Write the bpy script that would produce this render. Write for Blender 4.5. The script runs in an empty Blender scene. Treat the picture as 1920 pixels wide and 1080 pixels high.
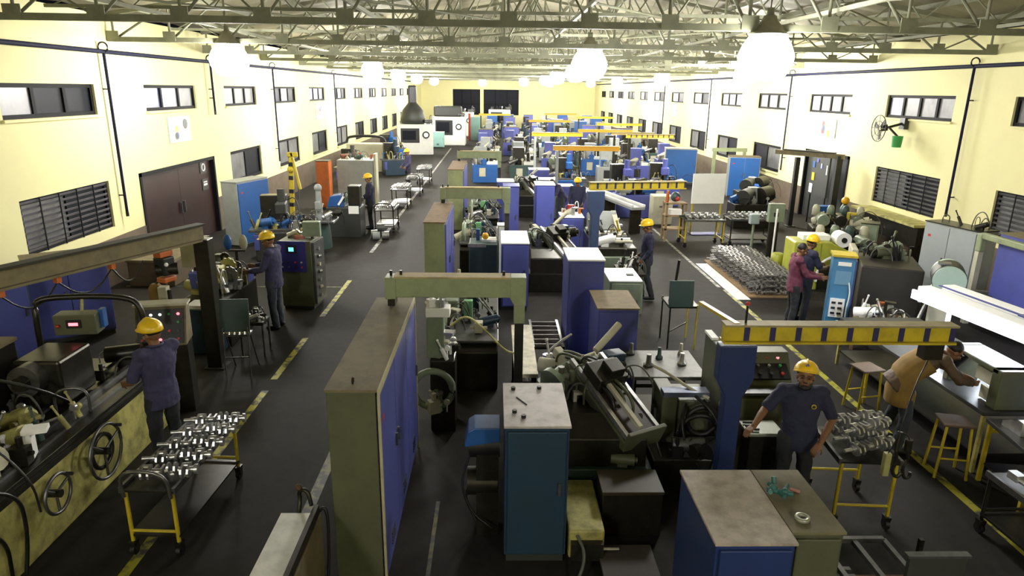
import bpy, math, random
from mathutils import Vector, Matrix, Euler
R = math.radians; PI = math.pi
S = bpy.context.scene
C = S.collection
random.seed(7)

# ------------------------------------------------------------------ camera
cam = bpy.data.cameras.new('camera'); cam.sensor_width = 36; cam.lens = 1267/1920*36
cam.clip_end = 300
camo = bpy.data.objects.new('camera', cam); C.objects.link(camo)
# columns of the camera-to-world rotation are the camera's right, up and back axes
rot = Matrix(((0.99966, -0.00618, -0.02548), (-0.02271, 0.28164, -0.95925), (0.01311, 0.9595, 0.28141)))
camo.matrix_world = Matrix.Translation((0, 0, 4.3)) @ rot.to_4x4()
S.camera = camo

# ------------------------------------------------------------------ world, exposure
w = bpy.data.worlds.new('night'); S.world = w; w.use_nodes = True
w.node_tree.nodes['Background'].inputs[0].default_value = (0.012, 0.014, 0.02, 1)
w.node_tree.nodes['Background'].inputs[1].default_value = 0.3
S.view_settings.view_transform = 'Standard'; S.view_settings.look = 'None'
S.view_settings.gamma = 1; S.view_settings.use_curve_mapping = False
S.view_settings.exposure = 0.55
S.cycles.max_bounces = 5; S.cycles.diffuse_bounces = 3; S.cycles.glossy_bounces = 3
S.cycles.caustics_reflective = False; S.cycles.caustics_refractive = False
S.cycles.use_denoising = True
LAMP_W = 900.0
# high-bay lamps: X, Y, height of the glowing globe, strength; first two, out of view, added to brighten camera-facing surfaces
LAMPS = [(4.6, -3.6, 4.9, .50), (-4.2, -3.6, 4.9, .50), (4.15, 10.9, 4.82, .58), (-5.9, 15.9, 4.84, .46), (2.15, 16.4, 4.86, .95), (8.7, 24.5, 4.9, 3.4),
         (-4.6, 26.5, 4.9, 3.2), (3.1, 27.5, 4.95, 3.2), (8.6, 36.5, 4.95, 3.2), (-5.3, 38.5, 4.95, 3.2),
         (3.2, 37.0, 4.95, 1.2), (-5.6, 50, 4.95, 3.2), (3.4, 48.5, 4.95, 3.2), (8.6, 50, 4.95, 3.2),
         (-5.6, 64, 4.95, 3.2), (2.4, 61, 4.95, 3.2), (8.6, 64, 4.95, 3.2), (5.5, 72, 4.95, 3.2), (-1.4, 73, 4.95, 1.2)]

# ------------------------------------------------------------------ materials
MATS = {}
def mat(name, col, rough=.5, metal=0., grime=.35, scale=3., dirt=(.03, .026, .02), emit=0, bump=0.0, spec=.5):
    if name in MATS: return MATS[name]
    m = bpy.data.materials.new(name); m.use_nodes = True; nt = m.node_tree; N = nt.nodes; L = nt.links
    b = N['Principled BSDF']
    b.inputs['Roughness'].default_value = rough; b.inputs['Metallic'].default_value = metal
    b.inputs['Specular IOR Level'].default_value = spec
    if emit:
        b.inputs['Base Color'].default_value = (*col, 1)
        b.inputs['Emission Color'].default_value = (*col, 1); b.inputs['Emission Strength'].default_value = emit
    elif grime > 0:
        tc = N.new('ShaderNodeTexCoord'); n = N.new('ShaderNodeTexNoise'); n.inputs['Scale'].default_value = scale
        n.inputs['Detail'].default_value = 6; n.inputs['Roughness'].default_value = .65
        L.new(tc.outputs['Object'], n.inputs['Vector'])
        r = N.new('ShaderNodeValToRGB'); r.color_ramp.elements[0].position = .42; r.color_ramp.elements[1].position = .72
        r.color_ramp.elements[0].color = (0, 0, 0, 1); r.color_ramp.elements[1].color = (grime,)*3+(1,)
        L.new(n.outputs['Fac'], r.inputs['Fac'])
        mx = N.new('ShaderNodeMix'); mx.data_type = 'RGBA'
        mx.inputs[6].default_value = (*col, 1); mx.inputs[7].default_value = (*dirt, 1)
        L.new(r.outputs['Color'], mx.inputs[0]); L.new(mx.outputs[2], b.inputs['Base Color'])
        if bump:
            bp = N.new('ShaderNodeBump'); bp.inputs['Strength'].default_value = bump; bp.inputs['Distance'].default_value = .02
            L.new(n.outputs['Fac'], bp.inputs['Height']); L.new(bp.outputs['Normal'], b.inputs['Normal'])
    else:
        b.inputs['Base Color'].default_value = (*col, 1)
    MATS[name] = m
    return m
def h2(s):
    c = [int(s[i:i+2], 16)/255 for i in (0, 2, 4)]
    return tuple(v/12.92 if v <= .04045 else ((v+.055)/1.055)**2.4 for v in c)
CREAM = mat('cream_wall', (.745, .70, .37), .8, 0, .14, .8, (.5, .42, .22))
WAINS = mat('brown_wainscot', (.13, .095, .06), .6, 0, .5, 2, (.04, .03, .02))
OLIVE = mat('olive_paint', (.100, .106, .060), .45, 0, .35, 4)
OLIVET = mat('olive_dusty', (.18, .145, .075), .75, 0, .5, 4)
BLUE = mat('blue_paint', (.085, .100, .36), .38, 0, .25, 2)
BLUE2 = mat('mid_blue_paint', (.02, .10, .33), .38, 0, .2, 2)
TEAL = mat('dark_teal_paint', (.018, .045, .080), .4, 0, .3, 3)
TEALG = mat('teal_grey_paint', (.035, .07, .065), .5, 0, .3, 3)
GREYP = mat('grey_paint', (.32, .34, .33), .45, 0, .2, 3)
DGREY = mat('dark_grey_paint', (.035, .038, .036), .5, 0, .3, 3)
WHITEP = mat('white_paint', (.72, .72, .68), .45, 0, .15, 4, (.3, .27, .2))
PALEG = mat('pale_green_paint', (.22, .27, .19), .45, 0, .3, 4)
SAGE = mat('sage_beam_paint', (.27, .31, .17), .5, 0, .3, 5)
CREAMM = mat('cream_machine_paint', (.50, .46, .15), .45, 0, .75, 5, (.03, .028, .012))
YEL = mat('yellow_paint', (.55, .42, .02), .45, 0, .35, 5)
ORY = mat('orange_yellow_paint', (.75, .40, .01), .4, 0, .1, 5)
ORG = mat('orange_paint', (.5, .12, .02), .5, 0, .3, 5)
BLACK = mat('black_rubber', (.008, .008, .009), .5, 0, 0)
DARKM = mat('dark_oily_metal', (.035, .032, .024), .32, .5, .5, 8, (.008, .007, .005))
STEEL = mat('bright_steel', (.60, .60, .60), .30, .8, .4, 14, (.05, .05, .05))
STEELD = mat('dull_steel', (.20, .20, .20), .36, .8, .5, 8, (.03, .03, .03))
RUST = mat('rust_brown', (.12, .055, .025), .8, 0, .5, 8)
TAN = mat('tan_dusty_top', (.42, .36, .30), .7, 0, .5, 9, (.09, .07, .05))
SILV = mat('silver_cloth_top', (.50, .46, .44), .6, .1, .55, 5, (.16, .13, .11))
HOSE = mat('black_hose', (.012, .012, .012), .35, 0, 0)
CABLE = mat('grey_cable', (.10, .10, .085), .5, 0, 0)
TRUSSM = mat('truss_paint', (.23, .235, .155), .6, 0, .4, 3, (.05, .04, .025))
GLASSD = mat('dark_window_glass', (.010, .011, .016), .5, 0, .0, spec=.08)
PANEG = mat('grey_window_pane', (.13, .13, .13), .5, 0, .6, 1.6, (.015, .015, .015))
PANEB = mat('blue_window_pane', (.035, .04, .12), .4, 0, .2, 2)
PANEW = mat('pale_window_pane', (.28, .27, .30), .4, 0, .3, 2, (.12, .12, .12))
FRAME = mat('black_window_frame', (.007, .007, .008), .7, 0, 0, spec=.15)
FROST = mat('lamp_glare_globe', (1, .98, .93), emit=60)
TUBE = mat('tube_light', (.80, .88, 1), emit=30)
ALU = mat('aluminium_reflector', (.30, .29, .22), .4, .6, .2, 6)
GREENB = mat('green_box', (.16, .42, .18), .45, 0, .1, 4)
NAVY = mat('navy_shirt', (.022, .024, .055), .9, 0, .3, 8, (.01, .01, .025))
PURP = mat('slate_purple_shirt', (.045, .042, .10), .9, 0, .3, 8, (.025, .025, .06))
MAROON = mat('maroon_shirt', (.13, .03, .06), .9, 0, .2, 8)
TROU = mat('dark_trousers', (.018, .02, .026), .9, 0, .2, 8)
JEAN = mat('grey_blue_trousers', (.04, .05, .065), .9, 0, .2, 8)
SKIN = mat('brown_skin', (.20, .095, .045), .5, 0, 0)
HAIR = mat('black_hair', (.006, .005, .005), .6, 0, 0)
HELM = mat('yellow_helmet', (.85, .55, .02), .3, 0, 0)
APRON = mat('mustard_apron', (.24, .145, .03), .8, 0, .3, 5)
BROWN = mat('brown_leather', (.09, .055, .03), .7, 0, .3, 5)
PAPER = mat('white_paper', (.90, .90, .88), .8, 0, .08, 5, (.4, .4, .4))
PINK = mat('red_led', (1, .12, .15), emit=3)
LEDW = mat('white_indicator', (.75, .9, .85), emit=1.2)
SCR = mat('cyan_screen', (.15, .55, .7), emit=1.2)
RED = mat('red_paint', (.5, .03, .02), .5, 0, 0)
GRN = mat('green_paint', (.03, .30, .06), .5, 0, .1)
PLINE = mat('purple_stripe', (.02, .02, .09), .5, 0, .2)
WOOD = mat('pallet_wood', (.30, .20, .10), .8, 0, .4, 6)
CARD = mat('cream_board', (.50, .48, .36), .7, 0, .2, 4)

# ------------------------------------------------------------------ mesh builder
class MB:
    def __init__(s): s.v = []; s.f = []; s.sm = []
    def add(s, vs, fs, sm=False, M=None):
        n = len(s.v)
        if M is not None: vs = [M @ Vector(v) for v in vs]
        s.v += [tuple(v) for v in vs]; s.f += [tuple(i+n for i in f) for f in fs]; s.sm += [sm]*len(fs)
        return s
    def box(s, c, d, rz=0, rx=0, ry=0):
        x, y, z = d[0]/2, d[1]/2, d[2]/2
        vs = [(i*x, j*y, k*z) for i in (-1, 1) for j in (-1, 1) for k in (-1, 1)]
        fs = [(0, 1, 3, 2), (4, 6, 7, 5), (0, 4, 5, 1), (2, 3, 7, 6), (0, 2, 6, 4), (1, 5, 7, 3)]
        return s.add(vs, fs, False, Matrix.Translation(c) @ Euler((rx, ry, rz)).to_matrix().to_4x4())
    def bx(s, x0, x1, y0, y1, z0, z1): return s.box(((x0+x1)/2, (y0+y1)/2, (z0+z1)/2), (abs(x1-x0), abs(y1-y0), abs(z1-z0)))
    def cyl(s, a, b, r, r2=None, n=12, caps=True):
        a = Vector(a); b = Vector(b); r2 = r if r2 is None else r2
        d = b-a; q = d.to_track_quat('Z', 'Y').to_matrix()
        vs = []
        for p, rr in ((a, r), (b, r2)):
            for i in range(n): vs.append(p + q @ Vector((math.cos(2*PI*i/n)*rr, math.sin(2*PI*i/n)*rr, 0)))
        s.add(vs, [(i, (i+1) % n, n+(i+1) % n, n+i) for i in range(n)], True)
        if caps: s.add(vs, [tuple(range(n-1, -1, -1)), tuple(range(n, 2*n))], False)
        return s
    def tube(s, pts, r, n=6, closed=False, smooth=2):
        P = [Vector(p) for p in pts]
        for _ in range(smooth):
            Q = []
            m = len(P)
            if not closed: Q.append(P[0])
            for i in range(m if closed else m-1):
                a, b = P[i], P[(i+1) % m]; Q += [a.lerp(b, .25), a.lerp(b, .75)]
            if not closed: Q.append(P[-1])
            P = Q
        vs = []; m = len(P); up = Vector((.13, .07, 1)).normalized()
        for i, p in enumerate(P):
            t = (P[(i+1) % m]-P[i-1]) if closed else (P[min(i+1, m-1)]-P[max(i-1, 0)])
            t = t.normalized() if t.length > 1e-9 else Vector((0, 0, 1))
            u = t.cross(up)
            if u.length < 1e-3: u = t.cross(Vector((1, 0, 0)))
            u.normalize(); v = t.cross(u)
            for k in range(n): vs.append(p + (u*math.cos(2*PI*k/n)+v*math.sin(2*PI*k/n))*r)
        fs = []
        for i in range(m if closed else m-1):
            j = (i+1) % m
            for k in range(n): fs.append((i*n+k, i*n+(k+1) % n, j*n+(k+1) % n, j*n+k))
        if not closed: fs += [tuple(range(n-1, -1, -1)), tuple(range((m-1)*n, m*n))]
        return s.add(vs, fs, True)
    def lathe(s, prof, n=16, M=None, sm=True):
        vs = []; k = len(prof)
        for r, z in prof:
            for i in range(n): vs.append((r*math.cos(2*PI*i/n), r*math.sin(2*PI*i/n), z))
        fs = [(j*n+i, j*n+(i+1) % n, (j+1)*n+(i+1) % n, (j+1)*n+i) for j in range(k-1) for i in range(n)]
        if prof[0][0] > 1e-4: fs.append(tuple(range(n-1, -1, -1)))
        if prof[-1][0] > 1e-4: fs.append(tuple(range((k-1)*n, k*n)))
        return s.add(vs, fs, sm, M)
    def prism(s, poly, t, M=None, sm=False):
        """poly in the XY plane, extruded along z by t, then moved by M"""
        n = len(poly)
        a = sum(poly[i][0]*poly[(i+1) % n][1]-poly[(i+1) % n][0]*poly[i][1] for i in range(n))
        if a < 0: poly = poly[::-1]
        vs = [(x, y, 0) for x, y in poly]+[(x, y, t) for x, y in poly]
        fs = [tuple(range(n-1, -1, -1)), tuple(range(n, 2*n))]+[(i, (i+1) % n, n+(i+1) % n, n+i) for i in range(n)]
        return s.add(vs, fs, sm, M)
    def torus(s, c, r, r2, axis='Y', n=20, m=6):
        pts = []
        for i in range(n):
            a = 2*PI*i/n; u, v = math.cos(a)*r, math.sin(a)*r
            pts.append({'X': (c[0], c[1]+u, c[2]+v), 'Y': (c[0]+u, c[1], c[2]+v), 'Z': (c[0]+u, c[1]+v, c[2])}[axis])
        return s.tube(pts, r2, m, True, 0)
    def ball(s, c, r, n=12, sc=(1, 1, 1)):
        k = n//2
        prof = [(max(1e-5, math.sin(PI*j/k)), -math.cos(PI*j/k)) for j in range(k+1)]
        return s.lathe(prof, n, Matrix.Translation(c) @ Matrix.Diagonal((r*sc[0], r*sc[1], r*sc[2], 1)))
    def build(s, name, m, parent=None, bevel=0, loc=None, rz=None):
        me = bpy.data.meshes.new(name); me.from_pydata(s.v, [], s.f)
        me.polygons.foreach_set('use_smooth', s.sm); me.materials.append(m); me.update()
        o = bpy.data.objects.new(name, me); C.objects.link(o)
        if parent is not None: o.parent = parent
        if loc is not None: o.location = loc
        if rz is not None: o.rotation_euler = (0, 0, rz)
        if bevel:
            b = o.modifiers.new('bevel', 'BEVEL'); b.width = bevel; b.segments = 2; b.limit_method = 'ANGLE'
        return o
# rotations for prism(): side view polygons (y,z) extruded along x, front view (x,z) extruded along y
def SIDE(x, y=0, z=0): return Matrix.Translation((x, y, z)) @ Matrix(((0, 0, 1, 0), (1, 0, 0, 0), (0, 1, 0, 0), (0, 0, 0, 1)))
def FRONT(y, x=0, z=0): return Matrix.Translation((x, y, z)) @ Matrix(((1, 0, 0, 0), (0, 0, -1, 0), (0, 1, 0, 0), (0, 0, 0, 1)))

def tag(o, label, cat, group=None, kind=None):
    o['label'] = label; o['category'] = cat
    if group: o['group'] = group
    if kind: o['kind'] = kind
    return o
def thing(name, label, cat, loc=(0, 0, 0), rz=0, group=None):
    o = bpy.data.objects.new(name, None); C.objects.link(o); o.empty_display_size = .1
    o.location = loc; o.rotation_euler = (0, 0, rz)
    return tag(o, label, cat, group)
def struct(o): o['kind'] = 'structure'; return o
def kids(o): return [c for c in KIDS() if c.parent is o]
def KIDS(): return list(C.objects)
def dup(root, loc, rz=0, label=None, group=None):
    """copy of a thing with copies of its parts and their sub-parts"""
    r = root.copy(); C.objects.link(r); r.location = loc; r.rotation_euler = (0, 0, rz)
    if label: r['label'] = label
    if group: r['group'] = group
    if root.type == 'MESH' and not root.children: return r
    for ch in list(root.children):
        c = ch.copy(); C.objects.link(c); c.parent = r
        for g in list(ch.children):
            d = g.copy(); C.objects.link(d); d.parent = c
    return r
USED = {}
def first_or_dup(key, maker, loc, rz, label, group=None):
    """the first time the prototype itself stands there, later copies of it"""
    if key not in USED:
        o = maker(); USED[key] = o; o.location = loc; o.rotation_euler = (0, 0, rz); o['label'] = label
        if group: o['group'] = group
        return o
    return dup(USED[key], loc, rz, label, group)

# ------------------------------------------------------------------ the hall
XL, XR, YN, YF, HW = -8.5, 11.3, -9.0, 80.0, 5.75
def floor_mat():
    m = bpy.data.materials.new('concrete_floor'); m.use_nodes = True; nt = m.node_tree; N = nt.nodes; L = nt.links
    b = N['Principled BSDF']
    tc = N.new('ShaderNodeTexCoord')
    n1 = N.new('ShaderNodeTexNoise'); n1.inputs['Scale'].default_value = .45; n1.inputs['Detail'].default_value = 8
    n2 = N.new('ShaderNodeTexNoise'); n2.inputs['Scale'].default_value = 6; n2.inputs['Detail'].default_value = 6
    L.new(tc.outputs['Object'], n1.inputs[0]); L.new(tc.outputs['Object'], n2.inputs[0])
    r = N.new('ShaderNodeValToRGB'); e = r.color_ramp.elements
    e[0].position = .3; e[0].color = (.012, .0105, .0088, 1); e[1].position = .7; e[1].color = (.034, .030, .0255, 1)
    mt = N.new('ShaderNodeMath'); mt.operation = 'MULTIPLY_ADD'; mt.inputs[1].default_value = .35
    L.new(n2.outputs['Fac'], mt.inputs[0]); ms = N.new('ShaderNodeMath'); ms.operation = 'MULTIPLY'; ms.inputs[1].default_value = .65
    L.new(n1.outputs['Fac'], ms.inputs[0]); L.new(ms.outputs[0], mt.inputs[2])
    L.new(mt.outputs[0], r.inputs[0]); L.new(r.outputs[0], b.inputs['Base Color'])
    rr = N.new('ShaderNodeMapRange'); rr.inputs[3].default_value = .62; rr.inputs[4].default_value = .85; b.inputs['Specular IOR Level'].default_value = .16
    L.new(n1.outputs['Fac'], rr.inputs[0]); L.new(rr.outputs[0], b.inputs['Roughness'])
    return m
FLOORM = floor_mat()
def wear_mat(name, col, lo=.40, hi=.52):
    """paint worn through to the concrete in patches"""
    m = bpy.data.materials.new(name); m.use_nodes = True; nt = m.node_tree; N = nt.nodes; L = nt.links
    b = N['Principled BSDF']; b.inputs['Roughness'].default_value = .55
    tc = N.new('ShaderNodeTexCoord'); n = N.new('ShaderNodeTexNoise'); n.inputs['Scale'].default_value = 7; n.inputs['Detail'].default_value = 8
    L.new(tc.outputs['Object'], n.inputs[0]); r = N.new('ShaderNodeValToRGB'); e = r.color_ramp.elements
    e[0].position = lo; e[0].color = (.05, .047, .04, 1); e[1].position = hi; e[1].color = (*col, 1)
    L.new(n.outputs['Fac'], r.inputs[0]); L.new(r.outputs[0], b.inputs['Base Color'])
    return m
LINEY = wear_mat('worn_yellow_line', (.36, .34, .03))
LINEF = wear_mat('faded_yellow_line', (.15, .14, .035), .45, .62)
LINEW = wear_mat('faded_white_line', (.28, .27, .22), .42, .55)
struct(MB().bx(XL-.3, XR+.3, YN, YF+.3, -.1, 0).build('floor', FLOORM))
# walls with the openings cut out
def wall(side, x, xo, ops):
    m = MB(); ys = sorted({YN, YF} | {v for o in ops for v in o[:2]})
    x0, x1 = sorted((x, xo))
    for a, b in zip(ys, ys[1:]):
        hs = sorted([(o[2], o[3]) for o in ops if o[0] <= a+.001 and o[1] >= b-.001]); z = 0
        for lo, hi in hs:
            if lo > z: m.bx(x0, x1, a, b, z, lo)
            z = hi
        m.bx(x0, x1, a, b, z, HW)
    return struct(m.build('wall_'+side, CREAM))
UW = (3.68, 4.3); LW = (1.25, 2.27)
lop = []; rop = []
LDOOR = 16.4, 20.85; RDOOR = 21.6, 24.75
lus = [(12.2+5*i, 15.1+5*i) for i in range(-1, 13)]
rus = [(12.0+5*i, 15.0+5*i) for i in range(-1, 13)]
lop = [(a, b, *UW) for a, b in lus]+[(a, b, *LW) for i, (a, b) in enumerate(lus) if i != 2]+[(*LDOOR, 0, 2.27)]
lop = [o for o in lop if not (o[3] < 3 and o[0] < 20 and o[0] > 15.5 and o[2] > 0)]
rop = [(a, b, *UW) for a, b in rus]+[(a, b, *LW) for i, (a, b) in enumerate(rus) if i != 3]+[(*RDOOR, 0, 2.4)]
wall('left', XL, XL-.25, lop); wall('right', XR, XR+.25, rop)
m = MB().bx(XL, -4.9, YF, YF+.25, 0, HW).bx(-4.9, 2.6, YF, YF+.25, 4.3, HW).bx(-4.9, 2.6, YF, YF+.25, 0, 1.5).bx(-1.8, -1.4, YF, YF+.25, 1.5, 4.3).bx(2.6, XR, YF, YF+.25, 0, HW)
struct(m.build('wall_far', CREAM))
struct(MB().bx(XL-.25, XR+.25, YN-.25, YN, 0, HW).build('wall_near', CREAM))
# brown dado along both walls, 1 m high, broken at the doors
for nm, x, s, ops in (('trim_1', XL, 1, LDOOR), ('trim_2', XR, -1, RDOOR)):
    m = MB()
    for a, b in ((YN, ops[0]), (ops[1], YF)): m.bx(x, x+s*.02, a, b, 0, 1.02)
    struct(m.build(nm, WAINS))
# floor lines
def line(n, x0, x1, segs, mt):
    m = MB()
    for a, b in segs: m.bx(x0, x1, a, b, .0, .004)
    return struct(m.build('trim_%d' % n, mt))
line(3, -3.42, -3.32, [(3.2, 9.2), (9.6, 11.4), (12.6, 15.2)], LINEY)
line(4, 5.18, 5.28, [(4.0, 11.2), (11.6, 14.6)], LINEY)
line(5, -2.02, -1.90, [(4, 9.4)], LINEF)
line(6, -3.42, -3.32, [(18, 21.4), (23, 34), (36, 52)], LINEW)
line(7, 5.12, 5.20, [(14.8, 24)], LINEW)
line(8, -.62, -.58, [(3.8, 4.9), (5.1, 6.4)], LINEF)
line(9, -8.2, -3.4, [(14.6, 14.66)], LINEF)

# windows
WN = [0]
def window(x, s, a, b, lo, hi, kind):
    """s = +1 on the left wall (the room is at +x), -1 on the right wall"""
    WN[0] += 1; e = bpy.data.objects.new('window_%d' % WN[0], None); C.objects.link(e); struct(e)
    e.location = (x-s*.10, a, lo); L = b-a; H = hi-lo; t = .075 if hi > 3 else .10
    f = MB().bx(-.05, .05, 0, L, 0, t).bx(-.05, .05, 0, L, H-t, H).bx(-.05, .05, 0, t, t, H-t).bx(-.05, .05, L-t, L, t, H-t)
    n = len(kind)
    for i in range(1, n): f.bx(-.045, .045, L*i/n-.045, L*i/n+.045, t, H-t)
    f.build('window_frame', FRAME, e)
    for i, c in enumerate(kind):
        mt = {'d': GLASSD, 'g': PANEG, 'b': PANEB, 'w': PANEW}[c]
        MB().bx(-.01, .01, L*i/n+.045, L*(i+1)/n-.045, t, H-t).build('pane', mt, e)
    if hi < 3 and a < 18.5:   # louvre slats and guard bars of the lower windows
        sl = MB()
        for k in range(int(H/.11)): sl.box((s*.055, L/2, .08+k*.11), (.012, L-.1, .05), ry=.5)
        sl.build('louvre', mat('grey_louvre', (.13, .12, .14), .7, 0, .3, 3) if x < 0 else mat('dark_louvre', (.022, .022, .024), .8, 0, .3, 3), e)
        br = MB(); nb = 5
        for k in range(1, nb): br.bx(s*.085-.008, s*.085+.008, L*k/nb-.012, L*k/nb+.012, 0, H)
        br.build('guard_bar', FRAME, e)
    else:
        MB().bx(s*.06, s*.16, -.05, L+.05, -.05, 0).build('window_sill', CREAM, e)
    return e
UP = ['wd', 'wdd', 'bwg', 'wgg', 'dwd', 'bwb', 'dwd', 'dwd', 'ddw', 'dw', 'dd', 'dw', 'dd', 'dw']
for i, (a, b) in enumerate(lus):
    window(XL, 1, a, b, *UW, UP[i])
    if not (15.5 < a < 20): window(XL, 1, a, b, *LW, 'gg' if i in (4, 6) else 'gd')
UP = ['dd', 'dg', 'gggw', 'gggw', 'ggg', 'ggw', 'dw', 'dw', 'dw', 'dw', 'dd', 'dd', 'dw', 'dd']
for i, (a, b) in enumerate(rus):
    window(XR, -1, a, b, *UW, UP[i])
    if i != 3: window(XR, -1, a, b, *LW, 'dg' if i != 4 else 'gd')
for x0, x1 in ((-4.9, -1.8), (-1.4, 2.6)):
    WN[0] += 1; e = struct(bpy.data.objects.new('window_%d' % WN[0], None)); C.objects.link(e); e.location = (x0, YF+.1, 1.5)
    L = x1-x0
    f = MB().bx(0, L, -.05, .05, 0, .1).bx(0, L, -.05, .05, 2.7, 2.8).bx(0, .1, -.05, .05, 0, 2.8).bx(L-.1, L, -.05, .05, 0, 2.8).bx(0, L, -.05, .05, 1.15, 1.25)
    for k in (1, 2): f.bx(L*k/3-.04, L*k/3+.04, -.05, .05, 0, 2.8)
    f.build('window_frame', FRAME, e)
    MB().bx(.1, L-.1, -.01, .01, .1, 2.7).build('pane', GLASSD, e)
# doorways
def door(n, x, s, a, b, h, mt):
    e = struct(bpy.data.objects.new('door_%d' % n, None)); C.objects.link(e); e.location = (x, a, 0)
    L = b-a
    f = MB().bx(-s*.2, s*.03, 0, .09, 0, h).bx(-s*.2, s*.03, L-.09, L, 0, h).bx(-s*.2, s*.03, 0, L, h-.09, h)
    f.build('door_frame', FRAME, e)
    for q in (0, 1):
        d = MB().bx(-s*.14, -s*.09, .09+q*(L/2-.09)+.005, L/2+q*(L/2-.09)-.005, .01, h-.09).build('door_leaf', mt, e)
        MB().bx(-s*.09, -s*.03, L/2+(q*2-1)*.1-.015, L/2+(q*2-1)*.1+.015, .95, 1.25).build('door_handle', STEELD, d)
    return e
REDD = mat('dark_maroon_door', (.035, .014, .013), .35, 0, .5, 1.5, (.008, .007, .008))
dL = door(1, XL, 1, *LDOOR, 2.27, REDD); dR = door(2, XR, -1, *RDOOR, 2.4, DGREY)

# roof: two corrugated slopes on purlins
RX = (XL+XR)/2
def zr(x): return 5.95+(1-abs(x-RX)/(XR-RX))*1.7
m = MB()
vs = []; fs = []; n = 90
for s in (-1, 1):
    base = len(vs)
    for j in range(n*2+1):
        y = YN-.3+(YF-YN+.6)*j/(n*2); dz = .035 if j % 2 else 0
        for x in (RX, RX+s*(XR-RX+.4)): vs.append((x, y, zr(x)+dz))
    for j in range(n*2): fs.append((base+2*j, base+2*j+1, base+2*j+3, base+2*j+2))
ROOFM = mat('roof_sheet', (.235, .215, .135), .75, 0, .5, 1.5, (.16, .13, .08))
struct(m.add(vs, fs).build('ceiling', ROOFM))
m = MB()
for x in [XL+.4+i*(XR-XL-.8)/14 for i in range(15)]: m.bx(x-.03, x+.03, YN, YF, zr(x)-.14, zr(x)-.02)
struct(m.build('trim_10', TRUSSM))
# gable infill over the walls (far end and behind the camera)
for n_, y in (('trim_11', YF), ('trim_12', YN-.25)):
    struct(MB().prism([(XL, HW), (XR, HW), (XR, zr(XR)), (RX, zr(RX)), (XL, zr(XL))], .25, FRONT(y+.25)).build(n_, CREAM))
# trusses every 5 m
CH = 5.25
def truss():
    t = thing('roof_truss', '', 'roof truss')
    MB().bx(XL+.02, XR-.02, -.05, .05, CH-.05, CH+.05).build('bottom_chord', TRUSSM, t)
    m = MB()
    for s in (-1, 1):
        a = (RX, 0, zr(RX)-.2); b = (RX+s*(XR-RX-.02), 0, zr(XR)-.2)
        mid = [(a[i]+b[i])/2 for i in range(3)]; L = math.dist(a, b)
        m.box(mid, (L, .09, .09), ry=math.atan2(a[2]-b[2], (XR-RX))*s)
    m.build('top_chord', TRUSSM, t)
    N = 16; xs = [XL+.15+(XR-XL-.3)*i/N for i in range(N+1)]
    for i, x in enumerate(xs):
        MB().cyl((x, 0, CH), (x, 0, zr(x)-.2), .028, n=6).box((x, -.05, CH+.07), (.26, .02, .2)).build('vertical_strut', TRUSSM, t)
    for i in range(N):
        a, b = xs[i], xs[i+1]
        if a < RX-.1: a, b = b, a
        MB().cyl((b, 0.03, CH), (a, .03, zr(a)-.2), .024, n=6).build('diagonal_strut', TRUSSM, t)
        if i % 2: MB().cyl((a, -.03, CH), (b, -.03, zr(b)-.2), .018, n=6).build('diagonal_brace', TRUSSM, t)
    return t
ORD = 'nearest,second,third,fourth,fifth,sixth,seventh,eighth,ninth,tenth,eleventh,twelfth,thirteenth,farthest'.split(',')
for i in range(14):
    first_or_dup('truss', truss, (0, 10.9+5*i, 0), 0, 'grey-green steel lattice roof truss, %s%s' % (ORD[i], ' from the camera' if i < 13 else ', before the end wall'), 'steel roof trusses')
# longitudinal ties and cross bracing between the trusses
m = MB()
for x in (-6, -2.2, 1.4, 5.2, 9.2): m.bx(x-.025, x+.025, YN, YF, CH+.25, CH+.31)
for i in range(-1, 7):
    for x0, x1 in ((-6, -2.2), (1.4, 5.2), (-2.2, 1.4), (5.2, 9.2)):
        y = 10.9+10*i; m.cyl((x0, y, CH+.33), (x1, y+5, CH+.33), .02, n=5); m.cyl((x1, y+5, CH+.36), (x0, y+10, CH+.36), .02, n=5)
struct(m.build('trim_13', TRUSSM))
# lighter lattice girders half way between the trusses
def girder():
    t = thing('lattice_girder', '', 'girder')
    MB().bx(XL+.3, XR-.3, -.03, .03, CH+.38, CH+.44).build('bottom_chord', TRUSSM, t)
    d = MB(); N = 26
    for i in range(N):
        a = XL+.4+(XR-XL-.8)*i/N; b = XL+.4+(XR-XL-.8)*(i+1)/N
        if i % 2: a, b = b, a
        d.cyl((a, 0, CH+.4), (b, 0, zr(b)-.15), .015, n=5)
    d.build('lattice', TRUSSM, t)
    return t
for i in range(13):
    first_or_dup('girder', girder, (0, 13.4+5*i, 0), 0, 'thin zigzag lattice girder just behind the %s roof truss' % ORD[i], 'thin lattice girders')

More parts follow.
